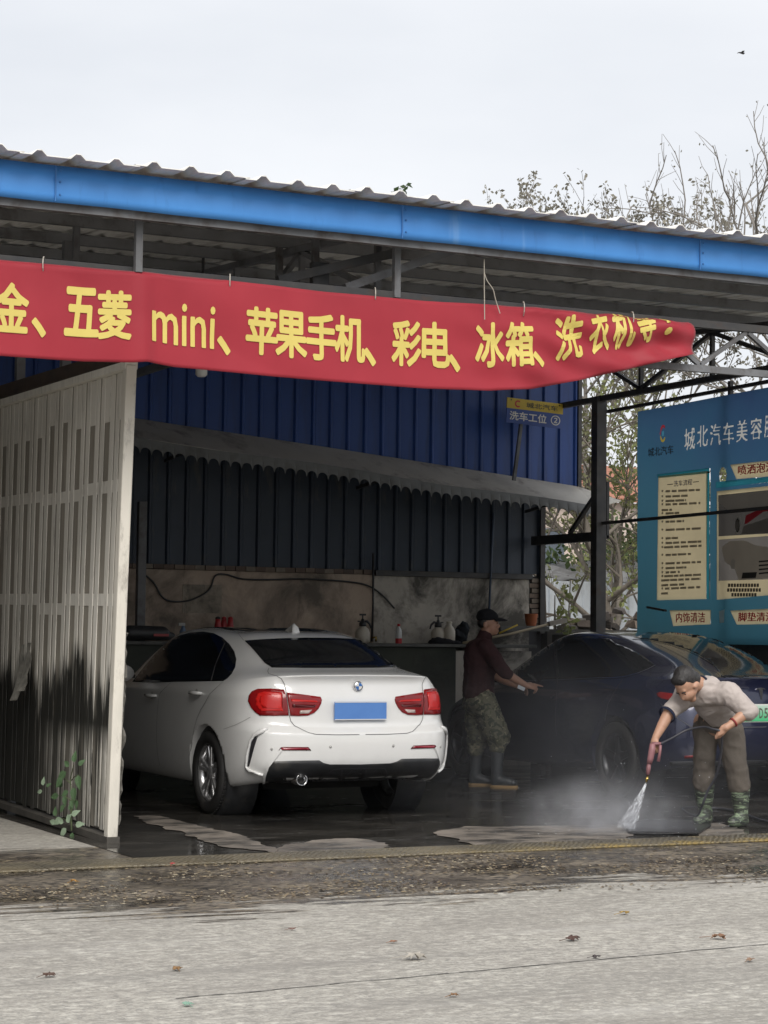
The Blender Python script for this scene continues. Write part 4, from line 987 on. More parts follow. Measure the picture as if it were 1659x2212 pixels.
# boot face shelf line and parking sensors
for p in ((755, 706), (1033, 695)): wr.patch([(z1(*p)[0] + 2.6 * math.cos(a), z1(*p)[1] + 3.4 * math.sin(a)) for a in [k * math.pi / 5 for k in range(10)]], 'parking_sensor', pmat('sensor_grey', (.5, .5, .48), (.4, .4, .39), 9, .3), .004, True, 4, .004)
# side vents and fin
wr.patch(m1([(690, 642), (672, 650), (660, 672), (648, 730), (640, 785), (648, 789), (660, 745), (672, 700)]), 'bumper_vent', pmat('vent_black', (.012, .012, .016), (.02, .02, .024), 6, .35), .004, True, 8, .004)
FIN = wr.patch(m1([(738, 612), (700, 618), (674, 634), (655, 668), (642, 730), (634, 790), (646, 806), (690, 822), (716, 828), (716, 822), (690, 814), (652, 798), (641, 788), (649, 732), (661, 674), (676, 650), (692, 642), (735, 618)]), 'bumper_fin', WP, .022, True, 8, .02)
# rear valance in black plastic
wr.patch(m1([(713, 876), (716, 850), (726, 810), (742, 782), (762, 765), (860, 762), (980, 760), (1000, 772), (1030, 779), (1180, 779), (1180, 858), (1080, 858), (970, 862), (850, 872)]), 'rear_valance', BLK, .006, True, 8, .01)
wr.line(m1([(716, 872), (722, 830), (738, 788), (760, 760), (782, 730), (800, 708)]), 'bumper_edge', WP, 9, .012, True)
for xx in (1085, 1200): wr.line(m1([(xx, 800), (xx - 2, 850)]), 'diffuser_fin', pmat('fin_grey', (.05, .05, .055), (.04, .04, .045), 8, .4), 6, .012, True)
wr.line(m1([(975, 862), (1000, 832), (1045, 800), (1080, 796), (1170, 795)]), 'diffuser_edge', pmat('fin_grey', (.05, .05, .055)), 5, .010, True)
# exhaust
ep, en = wr.hit(*z1(873, 853)); el = wr.inv @ ep
MB().lathe([(.046, .10), (.046, -.035), (.038, -.035), (.036, .08)], (el.x, el.y - .065, el.z + .008), (0, 1, 0), 24, False).build('exhaust_tip', CHR, wc, True)
MB().lathe([(.036, .0), (.001, .0)], (el.x, el.y - .05, el.z + .008), (0, 1, 0), 20, False).build('exhaust_bore', pmat('soot', (.008, .008, .008), (.015, .015, .015), 8, .9), wc)
# plate and badge
pl, pn = wr.hit(*z1(1170, 535)); pl = wr.inv @ pl
plate = MB().box((-.22, -.012, -.07), (.22, 0, .07)).build('number_plate', pmat('plate_blue', (.11, .26, .62), (.09, .22, .56), 4, .35), wc, bevel=.004); plate.location = (0, .052, .835)
for z_ in (-.066, .066): o = MB().box((-.218, -.0135, z_ - .003), (.218, -.0125, z_ + .003)).build('plate_border', white_p, plate)
bd = MB().lathe([(.001, -.012), (.034, -.012), (.039, -.004), (.040, .004)], (0, 0, 0), (0, 1, 0), 28, False).build('badge', CHR, wc, True); bd.location = (0, .094, 1.02)
ring_print(bd, lambda a, b_: (a, -.0135, b_), .001, .027, ((0, 90), (180, 270)), pmat('badge_blue', (.03, .16, .5))); ring_print(bd, lambda a, b_: (a, -.0135, b_), .001, .027, ((90, 180), (270, 360)), white_p)
# aerial fin
af = MB(); fy = 1.42; fz = roof_z(0, fy)
for (y, wx, z) in ((1.28, .034, roof_z(0, 1.28)), (1.30, .026, roof_z(0, 1.3) + .05), (1.33, .012, roof_z(0, 1.33) + .068), (1.42, .012, roof_z(0, 1.42) + .035), (1.50, .010, roof_z(0, 1.5) + .004)):
    b0 = roof_z(0, y) - .01; af.v += [(-wx * 1.25, y, b0), (-wx, y, max(b0, z - .01)), (-wx * .4, y, z), (wx * .4, y, z), (wx, y, max(b0, z - .01)), (wx * 1.25, y, b0)]
for i in range(4):
    for j in range(5): a = i * 6 + j; af.f.append((a, a + 6, a + 7, a + 1))
af.f.append(tuple(range(6))); af.build('aerial_fin', WP, wc, True)
# door handles
for px_ in ((400, 440), (188, 452)):
    for sx in (1, -1):
        p, n__ = wr.hit(*z1(*px_)); p = wr.inv @ p; hd = MB()
        pts = [(p.x * sx + (.004 if sx > 0 else -.004) * 0 - sx * d, p.y + dy, p.z) for dy, d in ((-.11, .0), (-.09, .028), (0, .036), (.09, .028), (.11, .0))]
        hd.tube(pts, [.010, .015, .017, .015, .010], 8); hd.build('door_handle', WP, wc, True)
        cu = MB().lathe([(.032, .0), (.001, .003)], (p.x * sx - sx * .003, p.y, p.z), (-sx, 0, 0), 16, False).build('handle_cup', pmat('cup_grey', (.33, .33, .32), (.3, .3, .29), 6, .3), wc, True)
# mirrors
for sx in (-1, 1):
    mm = MB(); mm.lathe([(.02, -.06), (.075, -.045), (.085, 0), (.06, .05), (.01, .07)], (0, 0, 0), (0, 1, 0), 16); o = mm.build('door_mirror', WP, wc, True); o.location = (sx * .97, 2.78, 1.06); o.scale = (1.25, 1, .9)
    o2 = MB().bar((sx * .86, 2.8, 1.03), (sx * .93, 2.78, 1.05), .05, .03).build('mirror_stem', BLK, wc)
RIM = pmat('rim_silver', (.72, .72, .73), (.55, .55, .56), 8, .25, .75, dirt=((.08, .075, .07), 7, .55, .75))
for ya in (.96, 3.63):
    for sx in (-1, 1):
        wheel(wc, sx * .785, ya, .325, .225, sx, 5, RIM, 'double')
        MB().lathe([(.37, .0), (.37, .25), (.30, .25)], (sx * .60, ya, .325), (sx, 0, 0), 40, False).build('wheel_liner', BLK, wc, True)
MB().box((-.5, .75, .2), (.5, 4.0, .28)).build('underbody', MATS['soot'], wc)
# ------------------------------------------------------------------ dark blue fastback
def dark_rings():
    k = 1.03
    ys = (.75, .99, 1.5, 2.1, 2.75, 3.35, 3.86)
    r1 = low_ring([(0, .18, .30), (.42, .18, .30), (.64, .20, .29), (.76, .28, .27), (.86, .44, .24)], .88, .20, [(.80, 4.3, .2), (.62, 4.52, .2), (.36, 4.60, .2), (0, 4.62, .2)], ys)
    r2 = low_ring([(0, .05, .40), (.42, .055, .40), (.70, .09, .40), (.84, .20, .40), (.90, .44, .40)], .905, .36, [(.86, 4.3, .4), (.70, 4.55, .4), (.4, 4.66, .4), (0, 4.69, .4)], ys)
    r3 = low_ring([(0, .0, .62), (.42, .01, .62), (.70, .055, .62), (.845, .18, .62), (.91, .44, .60)], .925, .58, [(.875, 4.3, .58), (.7, 4.54, .56), (.4, 4.64, .56), (0, 4.67, .56)], ys)
    r4 = low_ring([(0, .03, .80), (.42, .04, .80), (.69, .09, .82), (.83, .21, .84), (.90, .46, .85)], (.915, .92, .915, .91, .91, .91, .90), .82, [(.86, 4.26, .66), (.68, 4.48, .64), (.39, 4.58, .63), (0, 4.61, .63)], ys)
    r5 = low_ring([(0, .07, .97), (.42, .085, .97), (.66, .14, .98), (.79, .28, .98), (.865, .52, .97)], (.885, .895, .89, .885, .885, .88, .86), (.94, .93, .92, .915, .91, .90, .80), [(.82, 4.22, .70), (.65, 4.42, .68), (.38, 4.52, .67), (0, 4.55, .67)], ys)
    r6 = low_ring([(0, .045, 1.065), (.38, .065, 1.063), (.59, .13, 1.055), (.72, .30, 1.045), (.80, .58, 1.035)], (.83, .85, .855, .855, .85, .83, .79), (1.01, .99, .975, .965, .96, .955, .90), [(.72, 4.15, .78), (.56, 4.35, .73), (.32, 4.45, .72), (0, 4.48, .72)], ys)
    r6b = low_ring([(0, .16, 1.085), (.36, .18, 1.083), (.55, .23, 1.075), (.67, .38, 1.07), (.765, .66, 1.06)], (.80, .82, .83, .83, .82, .79, .70), (1.04, 1.015, 1.0, .99, .985, .98, .95), [(.60, 3.95, .88), (.46, 4.1, .85), (.25, 4.16, .84), (0, 4.18, .84)], (.88, 1.12, 1.55, 2.1, 2.75, 3.3, 3.65))
    r7 = low_ring([(0, .42, 1.13), (.34, .44, 1.13), (.50, .50, 1.128), (.61, .62, 1.125), (.70, .84, 1.12)], (.745, .78, .80, .805, .79, .735, .66), (1.10, 1.06, 1.025, 1.01, 1.0, 1.0, 1.0), [(.5, 3.5, .99), (.35, 3.53, .99), (.18, 3.55, .99), (0, 3.56, .99)], (1.04, 1.25, 1.6, 2.1, 2.75, 3.25, 3.42))
    r8 = low_ring([(0, .85, 1.275), (.32, .87, 1.275), (.46, .91, 1.272), (.555, .99, 1.265), (.625, 1.12, 1.255)], (.67, .70, .72, .725, .71, .66, .56), (1.245, 1.235, 1.225, 1.22, 1.215, 1.195, 1.195), [(.43, 3.1, 1.2), (.3, 3.12, 1.2), (.15, 3.14, 1.2), (0, 3.15, 1.2)], (1.25, 1.42, 1.72, 2.15, 2.6, 2.95, 3.05))
    r9 = low_ring([(0, 1.3, 1.39), (.29, 1.31, 1.39), (.42, 1.34, 1.385), (.50, 1.4, 1.378), (.555, 1.48, 1.375)], (.59, .61, .63, .632, .615, .55, .46), (1.375, 1.38, 1.392, 1.395, 1.38, 1.36, 1.365), [(.35, 2.75, 1.37), (.25, 2.77, 1.375), (.12, 2.79, 1.38), (0, 2.8, 1.38)], (1.56, 1.66, 1.85, 2.15, 2.42, 2.64, 2.72))
    r10 = low_ring([(0, 1.65, 1.452), (.26, 1.66, 1.45), (.37, 1.68, 1.446), (.44, 1.71, 1.442), (.49, 1.76, 1.44)], (.52, .535, .55, .55, .535, .48, .4), (1.44, 1.442, 1.448, 1.45, 1.442, 1.432, 1.432), [(.3, 2.56, 1.435), (.2, 2.58, 1.438), (.1, 2.59, 1.44), (0, 2.6, 1.44)], (1.8, 1.86, 1.97, 2.15, 2.32, 2.46, 2.53))
    r11 = scale_ring(r10, 2.1, .5, 1.472); r12 = scale_ring(r10, 2.1, .12, 1.476); r0_ = scale_ring(r1, 2.3, .9, .19)
    rg = [r0_, r1, r2, r3, r4, r5, r6, r6b, r7, r8, r9, r10, r11, r12]
    return [[(x, y, z * (1.015 if z > .9 else 1)) for x, y, z in q] for q in rg]
XD, YD = 10.97, 14.75
dc = thing('parked_car', 'dark blue fastback car with green number plate being hosed in the right bay', 'car', (XD, YD, 0))
DP = paint('dark_blue_paint', (.006, .010, .045), .35, .22)
dbody = car_body(dark_rings(), 'body', DP, dc, (.99, 3.86), .385, .335, .92, ((6, .7, 4), (5, .35, 11), (3, .3, 4)))
dw = Wrap(dbody, dc, XD); m2 = lambda pts: [z2(*p) for p in pts]; m3 = lambda pts: [z3(*p) for p in pts]
dw.patch(m3([(650, 560), (612, 480), (640, 430), (700, 365), (800, 285), (900, 228), (1000, 190), (1120, 165), (1250, 155), (1400, 162), (1520, 182)]) + m2([(60, 282), (150, 305), (260, 345), (370, 395), (460, 455), (540, 520), (470, 552), (380, 588), (240, 628), (100, 640)]) + m3([(1450, 538), (1030, 560), (800, 566)]), 'side_window', GLASS, .003, True, 7)
dw.line(m3([(690, 576), (820, 576), (1030, 569), (1450, 548)]) + m2([(100, 648), (240, 636), (385, 597), (475, 560), (548, 522)]), 'belt_trim', CHR, 5, .005, True)
dw.line(m3([(1030, 560), (1010, 400), (1000, 200)]), 'pillar', BLK, 22, .006, True)
dw.patch(m2([(320, 262), (480, 270), (700, 318), (860, 370), (980, 425), (1110, 510), (1185, 595), (1195, 630), (1230, 640), (1420, 648), (1640, 652), (1740, 640), (1640, 500), (1560, 400), (1400, 310), (1200, 245), (1000, 205), (700, 190), (480, 195)]), 'rear_window', GLASS, .004, False, 7)
dw.line(m2([(320, 262), (480, 275), (700, 322), (860, 375), (980, 430), (1115, 515)]), 'glass_trim', CHR, 5, .006)
dw.line(m2([(1060, 560), (1120, 572), (1170, 600), (1188, 628), (1150, 640)]), 'quarter_trim', CHR, 3.5, .005)
dw.patch(m2([(560, 800), (600, 785), (700, 800), (860, 830), (1000, 850), (1010, 880), (860, 880), (700, 870), (610, 850), (575, 830)]), 'tail_light', RED, .008, True, 6, .012)
dw.patch(m2([(835, 1415), (1000, 1405), (1000, 1430), (832, 1440)]), 'reflector', RED, .006, True, 6, .008)
dw.patch(m2([(690, 1470), (1000, 1470), (1640, 1460), (1640, 1600), (1000, 1640), (720, 1640)]), 'rear_valance', BLK, .006, False, 8, .01)
dw.line(m2([(600, 900), (700, 1000), (900, 1130), (1000, 1140), (1640, 1130)]), 'boot_gap', GAP, 3, .003)
dw.line(m3([(1020, 575), (1015, 700), (1000, 900), (1010, 1100)]), 'door_gap', GAP, 2.5, .003, True)
dw.line(m3([(1640, 560), (1560, 680), (1500, 800), (1470, 950)]), 'door_gap', GAP, 2.5, .003, True)
for px_ in ((1400, 690), (920, 735)): dw.line([z3(px_[0] - 60, px_[1] + 4), z3(px_[0] + 60, px_[1] - 2)], 'door_handle', DP, 12, .012, True)
# green plate
def pl_text(body, x, hgt, wdt, mat, par, y=-.0065):
    bm = text_bm(body, 1, 1, .015); xs = [v.co.x for v in bm.verts]; ys_ = [v.co.y for v in bm.verts]
    for v in bm.verts: v.co.x *= wdt / (max(xs) - min(xs)); v.co.y *= hgt / (max(ys_) - min(ys_))
    return bm_obj(bm, 'lettering', mat, par, lambda c: (x + c.x, y - c.z, c.y))
def green_mat():
    m, n, l, b = nodes_of('plate_green'); v = coords(n); sep = n.new('ShaderNodeSeparateXYZ'); l(v, sep.inputs[0])
    l(ramp(n, l, mth(n, l, 'ADD', mth(n, l, 'MULTIPLY', sep.outputs['Z'], 7), .5), [(.0, (.06, .50, .20)), (.45, (.18, .58, .33)), (1, (.62, .74, .66))]), b.inputs['Base Color'])
    b.inputs['Roughness'].default_value = .4; return m
pc, _n = dw.hit(*z2(1595, 1000)); pc = dw.inv @ pc
gp = MB().box((-.24, -.006, -.07), (.24, 0, .07)).build('number_plate', green_mat(), dc); gp.location = (.01, min(pc.y, .02) - .012, .775)
MB().box((-.247, .001, -.078), (.247, .008, .078)).build('plate_frame', white_p, gp)
for ch, x in (('Z', -.143), ('D', -.052), ('5', 0), ('3', .052)): pl_text(ch, x, .088, .040, dark_p, gp)
pl_text('·', -.10, .015, .015, dark_p, gp)
# emblem: a T-shaped badge
ec = dw.inv @ dw.hit(*z2(1598, 790))[0]; em = MB()
em.prism([(-.05, 0, .03), (-.042, 0, .042), (0, 0, .048), (.042, 0, .042), (.05, 0, .03), (.02, 0, .036), (.006, 0, -.055), (0, 0, -.06), (-.006, 0, -.055), (-.02, 0, .036)], (0, -.006, 0)); o = em.build('badge', CHR, dc); o.location = (.0, ec.y - .004, .945); o.rotation_euler = (-.12, 0, 0)
for sx in (-1, 1):
    mm = MB(); mm.lathe([(.02, -.06), (.07, -.045), (.08, 0), (.055, .05), (.01, .07)], (0, 0, 0), (0, 1, 0), 16); o = mm.build('door_mirror', DP, dc, True); o.location = (sx * .99, 2.95, 1.03); o.scale = (1.3, 1, .85)
    MB().bar((sx * .86, 2.98, .99), (sx * .95, 2.95, 1.02), .05, .03).build('mirror_stem', BLK, dc)
RIMD = pmat('rim_dark', (.09, .09, .095), (.06, .06, .065), 8, .35, .8)
for ya in (.99, 3.86):
    for sx in (-1, 1):
        wheel(dc, sx * .80, ya, .335, .235, sx, 5, RIMD, 'single')
        MB().lathe([(.383, .0), (.383, .25), (.30, .25)], (sx * .61, ya, .335), (sx, 0, 0), 40, False).build('wheel_liner', BLK, dc, True)
MB().box((-.5, .8, .2), (.5, 4.2, .28)).build('underbody', MATS['soot'], dc)
# ------------------------------------------------------------------ people
def cap_mesh(bm, p0, r0_, p1, r1_, n=14):
    p0, p1 = Vector(p0), Vector(p1); d = p1 - p0; L_ = d.length; ax = d.normalized() if L_ > 1e-6 else Vector((0, 0, 1)); a1 = ax.orthogonal().normalized(); a2 = ax.cross(a1)
    rings = []
    for k in range(1, 5): t = R(-90 + 18 * k + 0); rings.append((p0 + ax * (math.sin(t) * r0_), math.cos(t) * r0_))
    rings.append((p0, r0_)); rings.append((p1, r1_))
    for k in range(1, 5): t = R(18 * k); rings.append((p1 + ax * (math.sin(t) * r1_), math.cos(t) * r1_))
    vs_ = [[bm.verts.new(c + (a1 * math.cos(2 * math.pi * j / n) + a2 * math.sin(2 * math.pi * j / n)) * rr) for j in range(n)] for c, rr in rings]
    for a, b_ in zip(vs_, vs_[1:]):
        for j in range(n): bm.faces.new((a[j], a[(j + 1) % n], b_[(j + 1) % n], b_[j]))
    bm.faces.new(vs_[0][::-1]); bm.faces.new(vs_[-1])
def ell_mesh(bm, c, rad, rot=(0, 0, 0)):
    M = Matrix.Translation(Vector(c)) @ Euler([R(a) for a in rot]).to_matrix().to_4x4() @ Matrix.Diagonal((*rad, 1))
    bmesh.ops.create_uvsphere(bm, u_segments=20, v_segments=14, radius=1, matrix=M)
def blob(name, prims, mat, parent, voxel=.008, smooth=6, wrinkle=0, wscale=9, stretch=(1, 1, 1)):
    """one continuous surface grown over capsules ('c', p0, r0, p1, r1) and ellipsoids ('e', c, radii, rot)"""
    bm = bmesh.new()
    for p in prims:
        if p[0] == 'c': cap_mesh(bm, *p[1:])
        elif p[0] == 'e': ell_mesh(bm, *p[1:])
    bmesh.ops.recalc_face_normals(bm, faces=bm.faces[:])
    me = bpy.data.meshes.new(name); bm.to_mesh(me); bm.free(); o = link(name, me, mat, parent, True)
    r_ = o.modifiers.new('r', 'REMESH'); r_.mode = 'VOXEL'; r_.voxel_size = voxel; r_.use_smooth_shade = True
    s = o.modifiers.new('s', 'SMOOTH'); s.iterations = smooth; s.factor = .5
    bake(o)
    if wrinkle:
        nv = [v.normal.copy() for v in o.data.vertices]
        for v, n_ in zip(o.data.vertices, nv):
            q = Vector((v.co.x * stretch[0], v.co.y * stretch[1], v.co.z * stretch[2])) * wscale
            rd = lambda t: 1 - 2 * abs(mnoise.noise(t)); q2 = q + Vector((mnoise.noise(q * .5), mnoise.noise(q * .5 + Vector((9, 2, 4))), 0)) * .8
            v.co += n_ * wrinkle * (.55 * rd(q2 * .8) - .25 + .55 * mnoise.noise(q) + .35 * rd(q2 * 1.9 + Vector((3, 1, 7))) - .15)
    for p in o.data.polygons: p.use_smooth = True
    return o
def chain(pts, rs): return [('c', a, ra, b_, rb) for a, b_, ra, rb in zip(pts, pts[1:], rs, rs[1:])]
def skin_mat(name, c):
    m, n, l, b = nodes_of(name); v = coords(n)
    l(ramp(n, l, noise_node(n, l, v, 16, 5, .6), [(.3, c), (.7, tuple(x * .78 for x in c))]), b.inputs['Base Color'])
    b.inputs['Roughness'].default_value = .5; b.inputs['Subsurface Weight'].default_value = .12; b.inputs['Subsurface Radius'].default_value = (.01, .004, .002)
    return m
def camo(name, cols, scale, stretch=(1, 1, 1), rough=.8, bump=.2):
    m, n, l, b = nodes_of(name); v = coords(n)
    f = noise_node(n, l, v, scale, 3, .5, stretch, .8); g_ = noise_node(n, l, v, scale * 1.4, 3, .5, stretch, .8)
    col = ramp(n, l, f, [(.44, cols[0]), (.47, cols[1])])
    col = mixc(n, l, ramp(n, l, g_, [(.54, 0.0), (.56, 1.0)]), col, cols[2]); h_ = noise_node(n, l, v, scale * 2.2, 3, .5, stretch, .8)
    col = mixc(n, l, ramp(n, l, h_, [(.60, 0.0), (.62, 1.0)]), col, cols[3])
    l(col, b.inputs['Base Color']); b.inputs['Roughness'].default_value = rough
    bump_of(n, l, b, noise_node(n, l, v, 30, 5, .6), bump, .006); return m
def cloth(name, c, c2=None, scale=14, bump=.3, rough=.9):
    return pmat(name, c, c2 or tuple(x * .75 for x in c), scale, rough, bump=bump, bscale=40, spec=.2)
hairm = pmat('black_hair', (.012, .011, .011), (.035, .032, .032), 60, .5, stretch=(1, 1, .25), bump=.6, bscale=120)
eyem = pmat('eye_dark', (.02, .014, .012), (.03, .02, .018), 9, .25)
# ---- man in cap beside the dark car (local x = image right, y = away from camera)
s1m = skin_mat('skin_worker', (.42, .235, .165))
b1 = onZ(1052, 1699)
m1p = thing('person', 'person in black cap, maroon sweatshirt, camouflage trousers and rubber boots pointing by dark car', 'person', (b1.x, b1.y, 0), None, -YAW)
NS, FS = -.17, .15       # near and far shoulder depth
body = []
body += [('e', (-.09, 0, .93), (.11, .15, .12)), ('e', (-.085, 0, 1.12), (.095, .15, .20)), ('e', (-.07, 0, 1.28), (.085, .16, .09))]
body += chain([(-.06, 0, 1.30), (-.02, -.01, 1.45), (.0, -.01, 1.53)], [.058, .056, .06])
hd_c = (.005, -.012, 1.545)
body += [('e', (hd_c[0] - .012, hd_c[1], 1.56), (.098, .076, .10)), ('e', (.035, hd_c[1], 1.50), (.062, .058, .085), (0, 14, 0)), ('e', (.058, hd_c[1], 1.445), (.03, .032, .024)),
         ('c', (.082, hd_c[1], 1.545), .010, (.101, hd_c[1], 1.508), .0135), ('e', (.084, hd_c[1], 1.472), (.014, .024, .009)), ('e', (.086, hd_c[1], 1.458), (.012, .02, .008)),
         ('e', (.070, hd_c[1] - .04, 1.512), (.02, .018, .02)), ('e', (.074, hd_c[1], 1.558), (.022, .05, .014)),
         ('e', (-.035, hd_c[1] - .078, 1.515), (.02, .010, .034), (0, -12, 0)), ('e', (-.035, hd_c[1] + .078, 1.515), (.02, .010, .034), (0, -12, 0))]
# arms
near = [(-.04, NS, 1.315), (.06, NS - .05, 1.19), (.155, NS - .04, 1.07), (.26, NS - .02, 1.005), (.345, NS, .96)]
far = [(-.03, FS, 1.31), (.0, FS + .04, 1.16), (.05, FS + .02, 1.05), (.17, FS - .05, .99), (.26, FS - .09, .955)]
body += chain(near, [.058, .05, .043, .038, .029]) + chain(far, [.058, .05, .043, .038, .029])
def hand(w_, dirv, up, side, curl, point=False, sc=1.0):
    """palm and five fingers from wrist w_; dirv along the hand, up = back of hand, side = towards the thumb"""
    w_, d, u, s = Vector(w_), Vector(dirv).normalized(), Vector(up).normalized(), Vector(side).normalized(); out = []
    pc = w_ + d * .05 * sc
    out += [('c', w_, .027 * sc, w_ + d * .035 * sc, .030 * sc)]
    for k, off in enumerate((.030, .010, -.010, -.029)):
        kn = w_ + d * (.088 - .004 * abs(k - 1)) * sc + s * off * sc
        out.append(('c', w_ + d * .02 * sc + s * off * .7 * sc, .0145 * sc, kn, .0125 * sc))
        ln = (.036, .041, .038, .030)[k] * sc; c_ = curl * (1 if not (point and k == 0) else .05)
        p = kn; a = 0
        for seg in range(3):
            a += c_ * (.9, 1.1, .8)[seg]; q = p + (d * math.cos(a) - u * math.sin(a)) * ln * (1, .7, .55)[seg]
            out.append(('c', p, (.0105, .0095, .0088)[seg] * sc, q, (.0098, .009, .008)[seg] * sc)); p = q
    t0 = w_ + d * .025 * sc + s * .026 * sc; t1 = t0 + (d * .6 + s * .55 - u * .25).normalized() * .04 * sc; t2 = t1 + (d * .9 + s * .05 - u * .45 * (1 + curl)).normalized() * .034 * sc
    out += [('c', t0, .0145 * sc, t1, .0115 * sc), ('c', t1, .0112 * sc, t2, .009 * sc)]
    return out
body += hand((.345, NS, .96), (1, .05, -.16), (.2, -.6, .8), (.05, .75, .65), .85, True)
body += hand((.26, FS - .09, .955), (.95, -.2, -.25), (.3, .1, .95), (.1, -.95, .2), .55)
# legs (inside the trousers and boots)
nl = [(-.06, -.085, .88), (.09, -.11, .47), (.085, -.10, .10)]; fl_ = [(-.10, .085, .88), (-.085, .10, .47), (-.105, .12, .10)]
body += chain(nl, [.09, .06, .045]) + chain(fl_, [.09, .06, .045]) + [('c', (.085, -.10, .07), .042, (.20, -.125, .045), .034), ('c', (-.105, .12, .07), .042, (.0, .10, .045), .034)]
blob('body', body, s1m, m1p, .0065, 3)
blob('sweatshirt', [('c', (-.105, -.06, .885), .132, (-.09, -.07, 1.24), .135), ('c', (-.105, .06, .885), .132, (-.09, .07, 1.24), .135), ('e', (-.072, 0, 1.28), (.145, .215, .115)), ('c', (-.06, 0, .92), .115, (-.045, 0, 1.22), .125), ('c', (-.045, -.05, .875), .108, (-.045, .05, .875), .108), ('c', (-.045, -.05, .83), .10, (-.12, .05, .83), .11), ('c', (-.05, 0, 1.36), .085, (-.03, -.005, 1.415), .068)]
     + chain(near[:3], [.082, .072, .062]) + chain([near[2], (.175, NS - .037, 1.058)], [.062, .056]) + chain(far[:3], [.08, .07, .06]), cloth('maroon_knit', (.055, .026, .028), (.038, .018, .02), 20, .4), m1p, .008, 6, .014, 8, (1, 1, .7))
blob('trousers', [('e', (-.085, 0, .85), (.155, .185, .11)), ('e', (-.09, 0, .78), (.15, .18, .10))] + chain([(-.05, -.09, .80), (.03, -.105, .62), (.095, -.115, .47), (.085, -.105, .385)], [.125, .115, .115, .085]) + chain([(-.10, .09, .80), (-.10, .10, .6), (-.085, .105, .45), (-.10, .112, .34)], [.12, .11, .105, .085]),
     camo('camo_trousers', ((.07, .075, .045), (.13, .125, .085), (.045, .052, .036), (.24, .225, .155)), 9, (1, 1, 1.3)), m1p, .009, 6, .016, 9, (1, 1, 1.4))
boot = pmat('grey_rubber', (.055, .062, .068), (.04, .045, .05), 7, .4, dirt=((.10, .095, .085), 8, .6, .75)); sole = pmat('tan_sole', (.42, .27, .12), (.33, .22, .1), 9, .7)
def boots(parent, shin, ankle, toe, heel, mat, r_top=.068, name='boot', sole_mat=None):
    o = blob(name, chain([shin, ankle], [r_top, .052]) + [('c', ankle, .054, (heel[0] * .75 + ankle[0] * .25, heel[1] * .75 + ankle[1] * .25, .055), .045), ('c', heel, .042, toe, .040), ('c', (heel[0] * .5 + ankle[0] * .5, heel[1] * .5 + ankle[1] * .5, .08), .048, (toe[0] * .8 + heel[0] * .2, toe[1] * .8 + heel[1] * .2, .05), .044)], mat, parent, .008, 4, .004, 14)
    for v in o.data.vertices: v.co.z = max(v.co.z, .012)
    if sole_mat:
        d = Vector((toe[0] - heel[0], toe[1] - heel[1], 0)); n_ = d.normalized(); sN = Vector((-n_.y, n_.x, 0)); mb = MB(); pts = []
        for k in range(18):
            a = 2 * math.pi * k / 18; e = math.copysign(abs(math.cos(a)) ** .6, math.cos(a)); c = Vector((heel[0], heel[1], 0)) + d * .5
            pts.append(c + n_ * e * (d.length / 2 + .05) + sN * math.sin(a) * .05)
        mb.prism([(p.x, p.y, .0) for p in pts], (0, 0, .022)); mb.build('boot_sole', sole_mat, o)
    return o
boots(m1p, (.09, -.105, .40), (.085, -.10, .12), (.235, -.14, .045), (.07, -.095, .045), boot, sole_mat=sole)
boots(m1p, (-.09, .11, .40), (-.105, .12, .12), (.02, .09, .045), (-.12, .125, .045), boot, sole_mat=sole)
blob('cap', [('e', (-.012, -.012, 1.595), (.108, .088, .068)), ('e', (-.02, -.012, 1.62), (.092, .08, .055))], cloth('black_cap', (.018, .019, .022), (.012, .012, .015), 20), m1p, .007, 4)
pk = MB()
for j in range(9):
    a = R(-70 + 17.5 * j)
    for k, (rr, dz) in enumerate(((.075, .0), (.12, -.006), (.172, -.022))): pk.v.append((.01 + rr * math.cos(a) * 1.0 + .0, -.012 + math.sin(a) * (.075 + .006 * k), 1.585 + dz - .012 * abs(math.sin(a))))
for j in range(8):
    for k in range(2): a = j * 3 + k; pk.f.append((a, a + 3, a + 4, a + 1))
pk.build('cap_peak', MATS['black_cap'], m1p, True).modifiers.new('s', 'SOLIDIFY').thickness = .006
blob('hair', [('e', (-.05, -.012, 1.535), (.058, .078, .05)), ('e', (-.045, -.082, 1.548), (.03, .008, .022))], hairm, m1p, .006, 3)
for sy in (-1, 1): MB().lathe([(.001, -.004), (.008, 0), (.001, .004)], (.083, hd_c[1] + sy * .028, 1.535), (1, 0, 0), 10, False).build('eye', eyem, m1p, True)
o = MB().obox((.30, NS - .05, .935), (.032, 0, -.014), (0, .012, 0), (.006, .004, .016)).build('white_cloth', pmat('rag_white', (.55, .58, .62), (.45, .48, .52), 8, .8), None); 
o.parent = None; o.matrix_world = Matrix.Translation(m1p.location) @ Matrix.Rotation(-YAW, 4, 'Z'); o.name = 'cleaning_cloth'; tag(o, 'small folded pale cloth held under the pointing hand', 'cloth')
